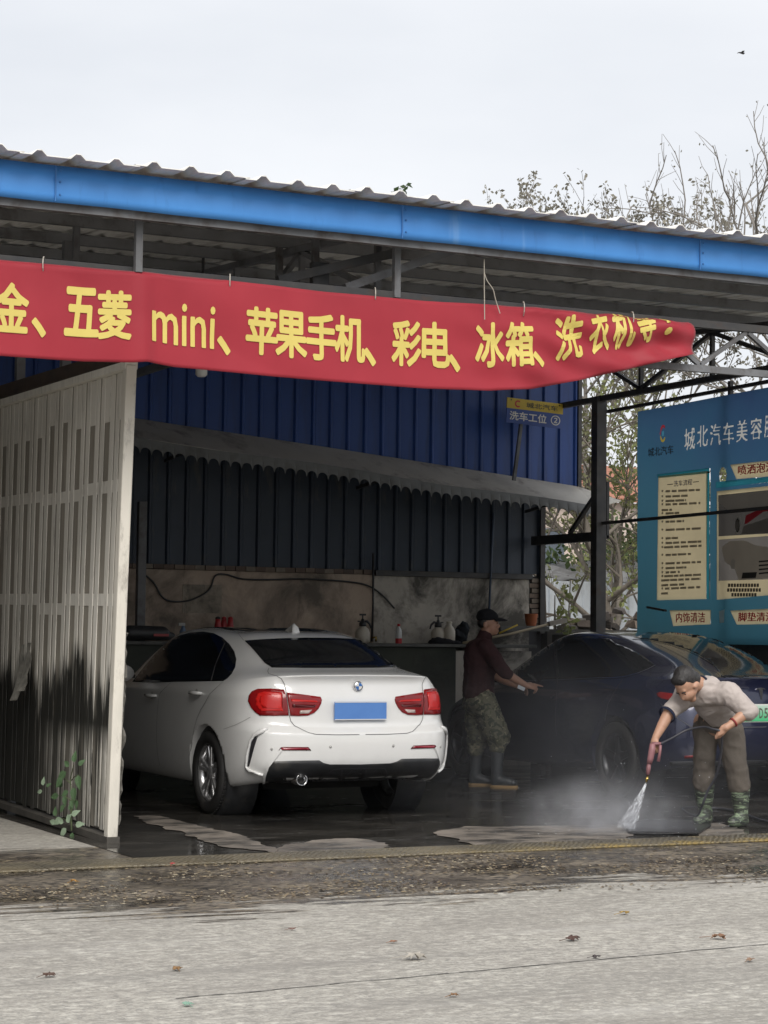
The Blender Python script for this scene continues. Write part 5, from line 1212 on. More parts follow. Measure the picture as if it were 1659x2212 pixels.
# ---- man with pressure washer (local x = image right, y = away)
s2m = skin_mat('skin_washer', (.50, .29, .20))
b2 = onZ(1580, 1786)
m2p = thing('person', 'person in grey long-sleeved shirt bending over to spray a floor mat', 'person', (b2.x, b2.y, 0), None, -YAW)
lx = lambda zx: (zx - 1210) / 1450; lz = lambda zy: (1975 - zy) / 1450
HIP = (lx(1075), .02, .80); NECK = (lx(790), -.34, 1.075); HEAD = (lx(625), -.44, 1.075)
rsh = (lx(655), -.22, lz(545)); rel = (lx(455), -.34, lz(720)); rwr = (lx(300), -.40, lz(985)); 
lsh = (lx(1085), -.40, lz(500)); lel = (lx(1265), -.50, lz(690)); lwr = (lx(1060), -.54, lz(835))
rl = [(lx(935), .10, .78), (lx(915), .06, .45), (lx(945), .12, .12)]; ll = [(lx(1190), .0, .78), (lx(1255), -.06, .45), (lx(1305), -.03, .12)]
fd = Vector((-.50, -.42, -.76)).normalized()      # where the face points
hup = Vector((-.62, -.40, .65)); hup = (hup - fd * hup.dot(fd)).normalized(); hs = fd.cross(hup).normalized()
H = Vector(HEAD)
def hp(f_, u_, s_): return tuple(H + fd * f_ + hup * u_ + hs * s_)
hm = Matrix((( hs.x, -fd.x, hup.x), (hs.y, -fd.y, hup.y), (hs.z, -fd.z, hup.z))).to_euler()
hrot = tuple(math.degrees(a) for a in hm)
body = [('e', HIP, (.15, .12, .13)), ('c', (HIP[0], HIP[1], .86), .11, ((HIP[0] + NECK[0]) / 2, -.17, .965), .11), ('c', ((HIP[0] + NECK[0]) / 2, -.17, .965), .11, (NECK[0] + .05, -.30, 1.02), .095)]
body += chain([(NECK[0] + .02, -.31, 1.05), NECK, hp(-.035, -.03, 0)], [.075, .06, .058])
body += [('e', hp(-.012, .025, 0), (.078, .100, .098), hrot), ('e', hp(.03, -.04, 0), (.060, .062, .082), hrot), ('e', hp(.046, -.098, 0), (.036, .034, .026), hrot), ('c', hp(.084, .005, 0), .010, hp(.106, -.035, 0), .0135),
         ('e', hp(.082, -.072, 0), (.024, .013, .009), hrot), ('e', hp(.078, .018, 0), (.05, .02, .013), hrot), ('e', hp(-.01, -.02, .078), (.010, .02, .033), hrot), ('e', hp(-.01, -.02, -.078), (.010, .02, .033), hrot)]
body += chain([rsh, rel, tuple((Vector(rel) + Vector(rwr)) / 2), rwr], [.055, .046, .040, .028]) + chain([lsh, lel, tuple((Vector(lel) + Vector(lwr)) / 2), lwr], [.055, .046, .040, .028])
body += hand(rwr, (-.25, -.05, -.95), (-.75, -.6, .1), (.4, -.85, -.1), 1.15) + hand(lwr, (-.85, -.1, -.5), (.25, -.75, .6), (-.3, .1, -.95), 1.35)
body += chain(rl, [.085, .06, .045]) + chain(ll, [.085, .06, .045])
blob('body', body, s2m, m2p, .0065, 3)
sh = [('c', (HIP[0] + .02, HIP[1] - .03, .855), .138, ((HIP[0] + NECK[0]) / 2 + .01, -.18, .965), .146), ('e', (HIP[0] + .04, HIP[1] - .02, .86), (.165, .13, .08)), ('c', ((HIP[0] + NECK[0]) / 2 + .01, -.18, .965), .146, (NECK[0] + .07, -.30, 1.03), .12), ('c', rsh, .088, lsh, .088), ('c', (NECK[0] + .06, -.30, 1.045), .085, (NECK[0] + .015, -.33, 1.07), .07)]
rc = Vector(rel) * .86 + Vector(rsh) * .14
sh += chain([rsh, tuple(rc)], [.082, .062]) + chain([lsh, lel], [.086, .07])
blob('shirt', sh, cloth('grey_shirt', (.46, .41, .385), (.38, .335, .315), 9, .3), m2p, .008, 6, .017, 8, (1, 1, 1.2))
d_ = (rc - Vector(rsh)).normalized(); MB().lathe([(.066, -.012), (.070, .0), (.067, .014)], rc + d_ * .055, d_, 18, False).build('cuff', cloth('navy_cuff', (.02, .025, .05)), m2p, True).modifiers.new('s', 'SOLIDIFY').thickness = .004
nd = (H - Vector(NECK)).normalized(); MB().lathe([(.069, -.012), (.071, .0), (.067, .012)], Vector(NECK) - nd * .005, nd, 18, False).build('collar', MATS['navy_cuff'], m2p, True).modifiers.new('s', 'SOLIDIFY').thickness = .004
blob('trousers', [('e', (HIP[0] + .01, HIP[1], .80), (.168, .14, .12)), ('e', (HIP[0] + .03, HIP[1], .87), (.15, .13, .07))] + chain([(rl[0][0] + .01, .08, .72), (lx(920), .06, .48), (lx(925), .09, .31)], [.102, .082, .082]) + chain([(ll[0][0], .0, .72), (lx(1235), -.05, .48), (lx(1285), -.04, .31)], [.106, .088, .086]),
     cloth('grey_trousers', (.125, .108, .092), (.095, .082, .07), 7, .3), m2p, .008, 5, .016, 8, (1.1, 1.1, .9))
bc = camo('camo_boots', ((.025, .03, .026), (.05, .056, .046), (.13, .17, .11), (.24, .30, .20)), 16, (.5, .5, 2.2), .5)
boots(m2p, (lx(930), .09, .30), (lx(950), .12, .11), (lx(850), .02, .045), (lx(985), .15, .045), bc, .08)
boots(m2p, (lx(1290), -.04, .30), (lx(1310), -.03, .11), (lx(1190), -.13, .045), (lx(1345), .0, .045), bc, .08)
blob('hair', [('e', hp(-.030, .045, 0), (.086, .098, .088), hrot), ('e', hp(-.055, -.005, 0), (.080, .06, .075), hrot), ('e', hp(.04, .085, 0), (.068, .045, .032), hrot)], hairm, m2p, .0065, 6, .003, 40)
for sy in (-1, 1):
    MB().lathe([(.001, -.004), (.008, 0), (.001, .004)], hp(.088, -.008, sy * .03), fd, 10, False).build('eye', eyem, m2p, True)
    MB().tube([hp(.094, .012, sy * .016), hp(.095, .017, sy * .03), hp(.086, .012, sy * .048)], .0045, 6).build('eyebrow', hairm, m2p)
wd = (Vector(lwr) - Vector(lel)).normalized(); MB().lathe([(.036, -.008), (.038, 0), (.036, .008)], Vector(lwr) - wd * .035, wd, 16, False).build('wrist_band', pmat('red_band', (.22, .02, .02), (.17, .015, .015), 8, .7), m2p, True).modifiers.new('s', 'SOLIDIFY').thickness = .004
# pressure washer gun, hose and jet
M2 = Matrix.Translation(m2p.location) @ Matrix.Rotation(-YAW, 4, 'Z')
gun = thing('spray_gun', 'worn pinkish pressure washer gun with brass nozzle in lowered hand', 'spray gun', M2 @ Vector((lx(215), -.46, lz(1250))))
gun.rotation_euler = (0, 0, -YAW); GO = Vector((lx(215), -.46, lz(1250)))
gpk = pmat('gun_pink', (.30, .14, .15), (.20, .09, .10), 8, .5, dirt=((.07, .04, .04), 9, .55, .75))
G = lambda zx, zy, y=-.46: tuple(Vector((lx(zx), y, lz(zy))) - GO)
mb = MB(); mb.tube([G(258, 1045), G(250, 1120), G(235, 1200), G(222, 1260)], [.022, .026, .024, .02], 10); mb.build('barrel_housing', gpk, gun, True)
MB().tube([G(222, 1255), G(212, 1310), G(205, 1375)], [.016, .018, .015], 10).build('lance', gpk, gun, True)
MB().tube([G(340, 1060), G(335, 1130), G(318, 1235)], [.012, .011, .013], 8).build('trigger_guard', gpk, gun, True)
MB().tube([G(255, 1055), G(300, 1045), G(345, 1045)], [.02, .014, .012], 8).build('grip', gpk, gun, True)
MB().lathe([(.008, 0), (.010, .02), (.014, .022), (.014, .034), (.010, .036), (.009, .055)], G(205, 1378), Vector(G(190, 1465)) - Vector(G(205, 1378)), 12).build('nozzle', pmat('brass', (.62, .45, .16), (.5, .36, .12), 8, .25, 1), gun, True)
hosem = pmat('hose_rubber', (.03, .032, .04), (.05, .05, .06), 9, .5)
def spl(pts, n=8):
    out = []
    for i in range(len(pts) - 1):
        p0, p1, p2, p3 = [Vector(pts[max(0, min(len(pts) - 1, i + k))]) for k in (-1, 0, 1, 2)]
        for j in range(n):
            t = j / n; out.append(.5 * ((2 * p1) + (p2 - p0) * t + (2 * p0 - 5 * p1 + 4 * p2 - p3) * t * t + (3 * p1 - p0 - 3 * p2 + p3) * t ** 3))
    return out + [Vector(pts[-1])]
hl = lambda zx, zy, y: tuple(M2 @ Vector((lx(zx), y, lz(zy))))
hz_ = spl([hl(345, 1045, -.46), hl(480, 985, -.40), hl(640, 905, -.36), hl(800, 865, -.42), hl(880, 880, -.52), hl(955, 900, -.55), hl(985, 985, -.50), hl(990, 1150, -.44), hl(960, 1380, -.36), hl(880, 1560, -.30), hl(830, 1720, -.26), hl(800, 1850, -.1), hl(760, 1830, .4)] + [tuple(onZ(x, y, .02)) for x, y in ((1530, 1745), (1590, 1752), (1659, 1775), (1760, 1785))])
tag(MB().tube(hz_, .009, 8).build('hose', hosem, None, True), 'thin dark high pressure hose from spray gun to floor', 'hose')
# ------------------------------------------------------------------ trees and plants beyond the bays
def leaf_mat(name, c1, c2):
    m, n, l, b = nodes_of(name); oi = n.new('ShaderNodeNewGeometry')
    v = coords(n); f = noise_node(n, l, v, 1.8, 4, .6); col = ramp(n, l, f, [(.35, c1), (.65, c2)])
    r_ = ramp(n, l, oi.outputs['Random Per Island'], [(0, .65), (1, 1.25)]); col = mixc(n, l, 1.0, col, r_, 'MULTIPLY')
    l(col, b.inputs['Base Color']); b.inputs['Roughness'].default_value = .55
    tr = n.new('ShaderNodeBsdfTranslucent'); l(col, tr.inputs['Color']); ms = n.new('ShaderNodeMixShader'); ms.inputs[0].default_value = .4
    l(b.outputs[0], ms.inputs[1]); l(tr.outputs[0], ms.inputs[2]); l(ms.outputs[0], n['Material Output'].inputs['Surface']); return m
bark = pmat('bark', (.10, .085, .07), (.16, .14, .115), 6, .9, stretch=(2, 2, .5), bump=.4, bscale=22)
barkd = pmat('bark_dark', (.07, .062, .055), (.11, .098, .085), 6, .9, stretch=(2, 2, .5), bump=.4, bscale=22)
barkp = pmat('bark_hazy', (.17, .155, .14), (.23, .21, .19), 6, .9)  # bark of the roofline trees, lightened to put haze into the colour
LG = leaf_mat('leaf_olive', (.12, .125, .06), (.18, .175, .09)); LB = leaf_mat('leaf_bright', (.17, .20, .07), (.24, .25, .10)); LD = leaf_mat('leaf_dark', (.035, .065, .022), (.07, .105, .035)); LR = leaf_mat('leaf_hazy', (.21, .20, .155), (.27, .25, .20))  # last one: roofline crowns, haze painted into a paler leaf colour
def rvec(rg): 
    while True:
        v = Vector((rg.uniform(-1, 1), rg.uniform(-1, 1), rg.uniform(-1, 1)))
        if .05 < v.length < 1: return v.normalized()
def leafq(mb, p, s, rg, droop=.3):
    a = rvec(rg); a.z -= droop; a.normalize(); b_ = a.orthogonal().normalized(); b_ = (b_ * math.cos(rg.uniform(0, 6)) + a.cross(b_) * math.sin(rg.uniform(0, 6))).normalized()
    mb.quad(p, p + a * s * .5 + b_ * s * .28, p + a * s, p + a * s * .5 - b_ * s * .28)
def tree(label, base, hgt, seed, leafm, lean=(0, 0), r=.14, limbs=9, subs=6, twigs=6, leaves=5, lsize=.11, spread=.42, up=.9, barkm=bark, first=.3, group='trees behind the wash bays', name='tree', top=None):
    rg = random.Random(seed); root = thing(name, label, 'tree', base, group); wood = MB(); lv = MB()
    def path(p, d, L_, n, wob, upb):
        out = [Vector(p)]; d = Vector(d).normalized()
        for i in range(n):
            d = (d + rvec(rg) * wob + Vector((0, 0, upb))).normalized(); out.append(out[-1] + d * (L_ / n))
        return out, d
    tr, _ = path((0, 0, 0), (lean[0] * .5, lean[1] * .5, 1), hgt * .82, 9, .10, .0)
    for i, p in enumerate(tr): p.x += lean[0] * (i / 9) ** 1.2 * hgt * .25; p.y += lean[1] * (i / 9) ** 1.2 * hgt * .25
    wood.tube(tr, [r * (1 - .85 * i / 9) for i in range(10)], 8)
    for k in range(limbs):
        t = first + (1 - first) * (k + rg.random()) / limbs; i = min(8, int(t * 9)); p = tr[i].lerp(tr[i + 1], t * 9 - i)
        a = k * 2.4 + rg.random(); d = Vector((math.cos(a), math.sin(a), up * rg.uniform(.5, 1.3)))
        L1 = hgt * spread * (1.15 - .6 * t) * rg.uniform(.8, 1.2); p1, _ = path(p, d, L1, 6, .22, .06); r1 = r * (1 - .8 * t) * .5 + .006
        wood.tube(p1, [r1 * (1 - .8 * j / 6) for j in range(7)], 5, False)
        for s in range(subs):
            tt = .25 + .75 * (s + rg.random()) / subs; j = min(5, int(tt * 6)); q = p1[j].lerp(p1[j + 1], tt * 6 - j)
            d2 = rvec(rg) + (p1[j + 1] - p1[j]).normalized() * .9 + Vector((0, 0, .35)); L2 = L1 * rg.uniform(.3, .55); p2, _ = path(q, d2, L2, 4, .25, .08)
            wood.tube(p2, [r1 * .4 * (1 - .7 * j / 4) + .003 for j in range(5)], 4, False)
            for w_ in range(twigs):
                tt2 = .3 + .7 * (w_ + rg.random()) / twigs; j2 = min(3, int(tt2 * 4)); q2 = p2[j2].lerp(p2[j2 + 1], tt2 * 4 - j2)
                d3 = rvec(rg) * .8 + (p2[j2 + 1] - p2[j2]).normalized() + Vector((0, 0, .3)); p3, _ = path(q2, d3, L2 * rg.uniform(.25, .5), 2, .2, .1)
                wood.tube(p3, [.005, .004, .003], 3, False)
                for _l in range(leaves):
                    u = rg.random(); c = p3[0].lerp(p3[2], .4 + .6 * u); leafq(lv, c + rvec(rg) * .05, lsize * rg.uniform(.6, 1.2), rg)
    if top:
        k_ = top / max(v[2] for v in wood.v); wood.v = [(x * k_, y * k_, z * k_) for x, y, z in wood.v]; lv.v = [(x * k_, y * k_, z * k_) for x, y, z in lv.v]
    wood.build('trunk', barkm, root, True)
    if lv.f: lv.build('crown', leafm, root)
    return root
def gpos(px_, depth): p = atZ(px_, 1370, depth); return (p.x, p.y, 0)
tree('leaning grey-barked tree with sparse leaves seen between post and poster', gpos(1375, 28), 5.6, 3, LG, (-.22, .05), .115, 12, 6, 6, 6, .08, .42, .6, bark, .25)
tree('sparse leafy tree rising over the roof left of the tallest crown', gpos(1255, 34), 7.7, 5, LR, (0, 0), .10, 20, 8, 6, 9, .08, .42, 1.0, barkp, .7, top=9.25)
tree('tallest leafy twiggy crown above the right end of the roof', gpos(1500, 34), 8.3, 12, LR, (.0, 0), .10, 22, 8, 6, 9, .08, .40, 1.1, barkp, .7, top=9.2)
tree('leafy tree at the roofline beside the right frame edge', gpos(1665, 34), 7.5, 41, LR, (0, 0), .10, 18, 7, 6, 8, .08, .40, .9, barkp, .7, top=8.9)
tree('nearly bare tree whose twigs enter at the right frame edge', gpos(1880, 30), 9.0, 17, LR, (-.02, 0), .10, 14, 7, 5, 1, .05, .34, .5, barkp, .5, top=9.6)
tree('thin twiggy tree behind the blue poster top', gpos(1570, 29), 4.6, 23, LB, (-.1, 0), .07, 10, 6, 5, 6, .09, .45, .5, bark, .3)
tree('rounded far-off treetop just showing above the middle of the roof', gpos(905, 75), 16.0, 29, LD, (0, 0), .25, 14, 8, 7, 7, .24, .2, .8, barkd, .6, top=17.4)
tree('bare forked tree standing behind the blue wall corner', gpos(1285, 30), 5.0, 37, LB, (.05, 0), .075, 12, 6, 6, 5, .09, .42, .5, bark, .3)
def bush(label, base, rx, rz, n, seed, lm, ls=.13, name='bush', cat='bush', stems=16):
    rg = random.Random(seed); root = thing(name, label, cat, base, 'bushes behind the wash bays'); lv = MB(); st = MB()
    for k in range(stems):
        a = rg.uniform(0, 6.28); st.tube([(0, 0, 0), (math.cos(a) * rx * .3, math.sin(a) * rx * .3, rz * .5), (math.cos(a) * rx * rg.uniform(.3, .8), math.sin(a) * rx * rg.uniform(.3, .8), rz * rg.uniform(.6, 1.0))], [.025, .015, .006], 4, False)
    clumps = [Vector((rg.gauss(0, .42) * rx, rg.gauss(0, .42) * rx, rz * (.12 + .8 * rg.random()))) for _ in range(max(8, n // 70))]
    for k in range(n):
        c = rg.choice(clumps); leafq(lv, c + rvec(rg) * rx * .26 * rg.random() ** .5 + Vector((0, 0, rg.uniform(-.15, .15) * rz)), ls * rg.uniform(.6, 1.25), rg)
    st.build('stems', bark, root); lv.build('foliage', lm, root); return root
bush('dark green dense bush left of the canopy post beyond the fence', gpos(1215, 33), 1.6, 3.0, 3400, 1, LD, .14)
bush('dark leafy bush filling the gap right of the canopy post', gpos(1345, 34), 1.6, 3.3, 3400, 2, LD, .14)
bush('bright green bush in front of the dark leaves', gpos(1285, 32.5), 1.2, 2.9, 1300, 4, LB, .12)
bush('pale green treetop bush behind the top edge of the blue poster', gpos(1500, 38), 2.4, 5.6, 1500, 6, LB, .15)
bush('broad bush beyond the right end of the blue poster', gpos(1680, 38), 2.4, 5.8, 1500, 7, LG, .15)
bush('low weedy bush in front of white fence', gpos(1205, 24.0), .42, 2.15, 420, 8, LB, .10, stems=8)
# unseen wood behind the viewer, added for paint and glass to mirror
wl = MB(); rgw = random.Random(77)
for k in range(9000):
    cx = rgw.uniform(-30, 34); hh = 5 + 2.5 * mnoise.noise(Vector((cx * .18, 3, 0))) + 1.5 * mnoise.noise(Vector((cx * .6, 9, 0)))
    leafq(wl, Vector((cx, -17 + rgw.gauss(0, 1.2), hh * rgw.random() ** .7)), rgw.uniform(.35, .75), rgw)
o = wl.build('reflected_wood', LD); o['kind'] = 'stuff'; o['label'] = 'unseen dark belt of trees behind the viewer, added for car reflections'; o['category'] = 'wood'
# ------------------------------------------------------------------ white sheet fence, shed roof, house
fen = thing('sheet_fence', 'white corrugated sheet fence behind the rubble wall', 'fence', (17, 26, 0))
fm = pmat('fence_white', (.62, .66, .70), (.52, .56, .60), 2, .5, dirt=((.3, .3, .29), 3, .5, .8, (1, 1, .4)))
fsm = blue_sheet('fence_panel', .98, 0, 2.22, 5, .03)
for i in range(12):
    o = link('fence_panel', fsm, fm, fen); o.location = (-4.5 + i, rnd.uniform(-.01, .01), rnd.uniform(-.02, .02))
    MB().box((-.04, -.06, 0), (.04, .0, 2.26)).build('fence_post', fm, fen).location = (-4.51 + i, -.03, 0)
sr = thing('shed_roof', 'sagging grey corrugated shed roof above the white fence', 'roof', (18, 27.6, 2.3))
wm_ = MB(); nx_ = 120
for j in range(3):
    for i in range(nx_ + 1):
        x = -4.5 + 9 * i / nx_; wm_.v.append((x, -.9 + .9 * j, .03 * math.sin(x * 14) + .05 * math.sin(x * 1.7) + .18 * j - .02))
for j in range(2):
    for i in range(nx_): a = j * (nx_ + 1) + i; wm_.f.append((a, a + 1, a + nx_ + 2, a + nx_ + 1))
o = wm_.build('corrugated_sheet', pmat('asbestos', (.22, .22, .22), (.13, .13, .13), 3, .9, dirt=((.06, .055, .05), 2, .5, .7)), sr, True); o.modifiers.new('s', 'SOLIDIFY').thickness = .02
for x in (-4.3, -1.5, 1.5, 4.3): MB().box((x - .05, -.4, -2.3), (x + .05, -.3, .05)).build('shed_post', barkd, sr)
hs_ = thing('house', 'pinkish plastered house with orange roof far behind the trees', 'house', gpos(1292, 58))
hw_ = pmat('house_pink', (.48, .40, .36), (.42, .35, .31), 2, .85); MB().box((-2.6, 0, 0), (2.6, 4, 5.2)).build('wall', hw_, hs_)
MB().prism([(-2.9, -.3, 5.2), (2.9, -.3, 5.2), (2.9, 2, 6.3), (-2.9, 2, 6.3)], (0, 0, .12)).build('roof', pmat('roof_orange', (.34, .15, .10), (.28, .12, .08), 5, .8), hs_)
for x in (-1.6, 0, 1.6):
    w_ = MB().box((x - .45, -.05, 3.2), (x + .45, -.005, 4.4)).build('window', pmat('house_glass', (.08, .10, .12), (.06, .07, .09), 3, .1), hs_); MB().box((x - .5, -.07, 3.12), (x + .5, -.055, 3.2)).build('sill', hw_, w_)
# rubble on the low wall
rp_ = thing('rubble_pile', 'heap of broken bricks and stones on the low wall beside the post', 'rubble', (12.9, 20.52, 1.5))
rg = random.Random(12); rmat = [pmat('rubble_%d' % i, c, tuple(x * .6 for x in c), 9, .9, bump=.4) for i, c in enumerate(((.16, .13, .11), (.22, .20, .175), (.11, .095, .085), (.28, .22, .17)))]
for k in range(46):
    mb = MB(); s = rg.uniform(.05, .13); mb.box((-s, -s * .6, -s * .4), (s, s * .6, s * .4)); mb.v = [(x * rg.uniform(.7, 1.2), y * rg.uniform(.7, 1.2), z * rg.uniform(.6, 1.3)) for x, y, z in mb.v]
    o = mb.build('stone', rg.choice(rmat), rp_); x = rg.uniform(-.5, 2.6); o.location = (x, rg.uniform(-.06, .08), .02 + rg.random() * .12 * (1.2 + math.sin(x * 3))); o.rotation_euler = (rg.uniform(-.4, .4), rg.uniform(-.4, .4), rg.uniform(0, 3))
# weed at the foot of the gate
wp = thing('weed_plant', 'green weed with broad leaves growing against the foot of the gate', 'weed', onX(145, 1795, XG - .12))
W0 = Vector(wp.location)
gl = lambda x, y, d=.0: Vector(onX(.2076 * x, 1377 + .2076 * y, XG - .10 - d)) - W0
mb = MB(); st_pts = [gl(745, 2010), gl(740, 1850), gl(750, 1650), gl(730, 1480), gl(765, 1330)]; mb.tube(st_pts, [.007, .006, .005, .004, .003], 6)
for e in ((650, 1470), (620, 1640), (580, 1870), (800, 1690), (815, 1430)): mb.tube([gl(742, e[1] + 60), gl((742 + e[0]) / 2, e[1] + 15, .02), gl(e[0], e[1], .03)], [.004, .003, .002], 5)
mb.build('stem', pmat('weed_stem', (.10, .13, .06), (.07, .09, .04), 9, .7), wp)
lgm = [pmat('weed_leaf', (.075, .135, .06), (.055, .10, .045), 14, .5, bump=.3), pmat('weed_leaf_pale', (.24, .31, .22), (.19, .26, .17), 14, .5, bump=.3)]
def leaf_mesh(nm, mt):
    mb = MB(); n_ = 6
    for i in range(n_ + 1):
        t = i / n_; w_ = .5 * math.sin(math.pi * t ** .7) * (1 - .25 * t) + .001; mb.v += [(-w_ * .62, t, .10 * w_ - .15 * t * t), (0, t, -.15 * t * t), (w_ * .62, t, .10 * w_ - .15 * t * t)]
    for i in range(n_): a = 3 * i; mb.f += [(a, a + 1, a + 4, a + 3), (a + 1, a + 2, a + 5, a + 4)]
    me = mb.mesh(nm); me.materials.append(mt); return me
lms = [leaf_mesh('leaf', m_) for m_ in lgm]
for i, (x, y, s, pale, ang) in enumerate([(770, 1300, 90, 0, 5), (720, 1340, 75, 0, 60), (815, 1330, 70, 0, -50), (690, 1400, 110, 0, 125), (650, 1460, 100, 0, 140), (815, 1430, 110, 0, 190), (650, 1550, 85, 0, 60), (770, 1560, 110, 0, 185), (710, 1600, 80, 0, 120), (610, 1645, 90, 0, 100), (672, 1650, 80, 0, 190), (740, 1690, 70, 0, 200), (800, 1690, 70, 0, 180), (668, 1740, 70, 0, 150), (725, 1800, 60, 0, 0), (580, 1860, 80, 0, 20), (640, 1885, 95, 1, 120), (745, 1850, 80, 1, -60), (580, 1930, 75, 1, 80), (690, 1985, 90, 1, 140), (785, 1950, 80, 1, -80), (755, 2030, 75, 0, 180), (720, 1930, 75, 1, 30), (450, 1540, 70, 1, 10), (440, 1600, 60, 1, 100), (480, 1550, 50, 0, -60), (660, 1930, 70, 1, 70), (700, 1900, 60, 1, -30)]):
    o = link('leaf', lms[pale], None, wp); o.location = gl(x, y, .03 + .02 * (i % 3)); sz = s * .2076 * 14.3 / 4480 * 1.45; o.scale = (sz, sz, sz)
    o.rotation_euler = Euler((R(72), 0, 0)).to_matrix().to_euler(); M_ = Matrix.Rotation(R(-90 + 30), 4, 'Z') @ Matrix.Rotation(R(80), 4, 'X') @ Matrix.Rotation(R(ang), 4, 'Z'); o.rotation_euler = M_.to_euler()
# ------------------------------------------------------------------ things on and above the ledge
LT = 1.322
def at_ledge(px_, Y=20.1): p = onY(px_, 1385, Y); return (p.x, Y, LT)
hdpe = pmat('sprayer_body', (.55, .50, .42), (.45, .41, .35), 6, .45, dirt=((.2, .17, .13), 6, .5, .7)); blkp = pmat('black_part', (.025, .025, .028), (.04, .04, .042), 8, .45)
def sprayer(label, loc, hand_side=1, hgt=1.0):
    t = thing('pump_sprayer', label, 'sprayer', loc, 'pump sprayers on the ledge')
    MB().lathe([(.07, 0), (.078, .02), (.08, .11), (.066, .15), (.035, .175), (.03, .185)], (0, 0, 0), (0, 0, 1), 20).build('tank', hdpe, t, True)
    MB().lathe([(.034, .18), (.04, .185), (.04, .215), (.022, .225), (.014, .26)], (0, 0, 0), (0, 0, 1), 16).build('collar', blkp, t, True)
    MB().tube([(0, 0, .25), (0, 0, .30)], .008, 8).build('pump_rod', blkp, t); MB().bar((-.035, 0, .305), (.035, 0, .305), .018, .02).build('pump_handle', blkp, t)
    MB().tube([(0, 0, .225), (hand_side * .05, 0, .235), (hand_side * .085, 0, .205), (hand_side * .10, 0, .16)], [.012, .014, .012, .008], 8).build('trigger_grip', blkp, t, True)
    MB().tube([(0, 0, .22), (-hand_side * .06, 0, .235)], [.01, .007], 8).build('nozzle', blkp, t, True)
    return t
sprayer('cream pump sprayer with black handle showing above the white car roof', at_ledge(783), 1)
sprayer('cream pump sprayer beside a pale jug on the ledge', at_ledge(946), -1)
jg = thing('jug', 'pale plastic jug with short neck next to a pump sprayer', 'jug', at_ledge(970, 20.05))
MB().lathe([(.06, 0), (.068, .015), (.068, .14), (.05, .18), (.03, .20), (.03, .225)], (0, 0, 0), (0, 0, 1), 18).build('jug_body', hdpe, jg, True); MB().lathe([(.032, .226), (.032, .245)], (0, 0, 0), (0, 0, 1), 16).build('lid', pmat('lid_cream', (.6, .55, .46)), jg, True)
bt = thing('bottle', 'small clear bottle with red label and red cap on the ledge', 'bottle', at_ledge(861, 20.0))
MB().lathe([(.032, 0), (.034, .01), (.034, .12), (.03, .15), (.014, .175), (.013, .19)], (0, 0, 0), (0, 0, 1), 18).build('bottle_body', pmat('clear_plastic', (.62, .63, .62), (.55, .56, .56), 7, .12), bt, True)
MB().lathe([(.0352, .0), (.0352, .055)], (0, 0, 0), (0, 0, 1), 18, False).build('label_band', pmat('label_red', (.5, .03, .04), (.42, .025, .03), 6, .5), bt, True); MB().lathe([(.016, .185), (.016, .21), (.012, .212)], (0, 0, 0), (0, 0, 1), 14).build('cap', MATS['label_red'], bt, True)
rg = random.Random(4)
tag(blob('dark_rag', [('e', (*at_ledge(955, 19.86)[:2], LT + .02), (.16, .08, .04)), ('e', (at_ledge(975, 19.86)[0], 19.85, LT + .015), (.12, .07, .03)), ('e', (at_ledge(945, 19.86)[0], 19.87, LT + .04), (.07, .06, .035))], cloth('rag_black', (.02, .02, .024)), None, .012, 3, .012, 16), 'crumpled black rag lying on the ledge edge', 'rag')
rb = pmat('red_plastic', (.42, .03, .035), (.34, .025, .03), 5, .4)
for i, (px_, lab) in enumerate(((470, 'dark red squeeze bottle leftmost of three behind the white car roof'), (483, 'red squeeze bottle in the middle of three behind white car'), (497, 'bright red squeeze bottle rightmost of three with cut neck'))):
    t = thing('squeeze_bottle', lab, 'bottle', at_ledge(px_, 20.1 + .04 * (i % 2)), 'red bottles on the ledge'); MB().lathe([(.042, 0), (.045, .02), (.043, .12), (.03, .2), (.026, .235)], (0, 0, 0), (0, 0, 1), 16).build('bottle_body', rb, t, True); MB().lathe([(.028, .236), (.026, .25), (.012, .262)], (0, 0, 0), (0, 0, 1), 12).build('bottle_top', blkp if i == 0 else rb, t, True)
tt = thing('tool_box', 'black rounded tool case with red stripe at left end of ledge', 'tool case', at_ledge(330, 19.95))
o = blob('case', [('c', (-.25, 0, .08), .08, (.1, 0, .08), .075), ('c', (.05, 0, .07), .07, (.2, 0, .05), .045)], blkp, tt, .012, 4); MB().box((-.02, -.086, .05), (.14, -.078, .075)).build('stripe', rb, tt)
for (px_, lab, c) in ((395, 'small blue grey spray bottle near the black tool case', (.12, .18, .28)),):
    t = thing('spray_bottle', lab, 'bottle', at_ledge(px_, 20.0)); MB().lathe([(.035, 0), (.037, .1), (.02, .14), (.014, .16)], (0, 0, 0), (0, 0, 1), 14).build('bottle_body', pmat('spray_blue', c), t, True); MB().bar((-.05, 0, .175), (.02, 0, .175), .02, .03).build('trigger_head', pmat('spray_head', (.5, .5, .48)), t)
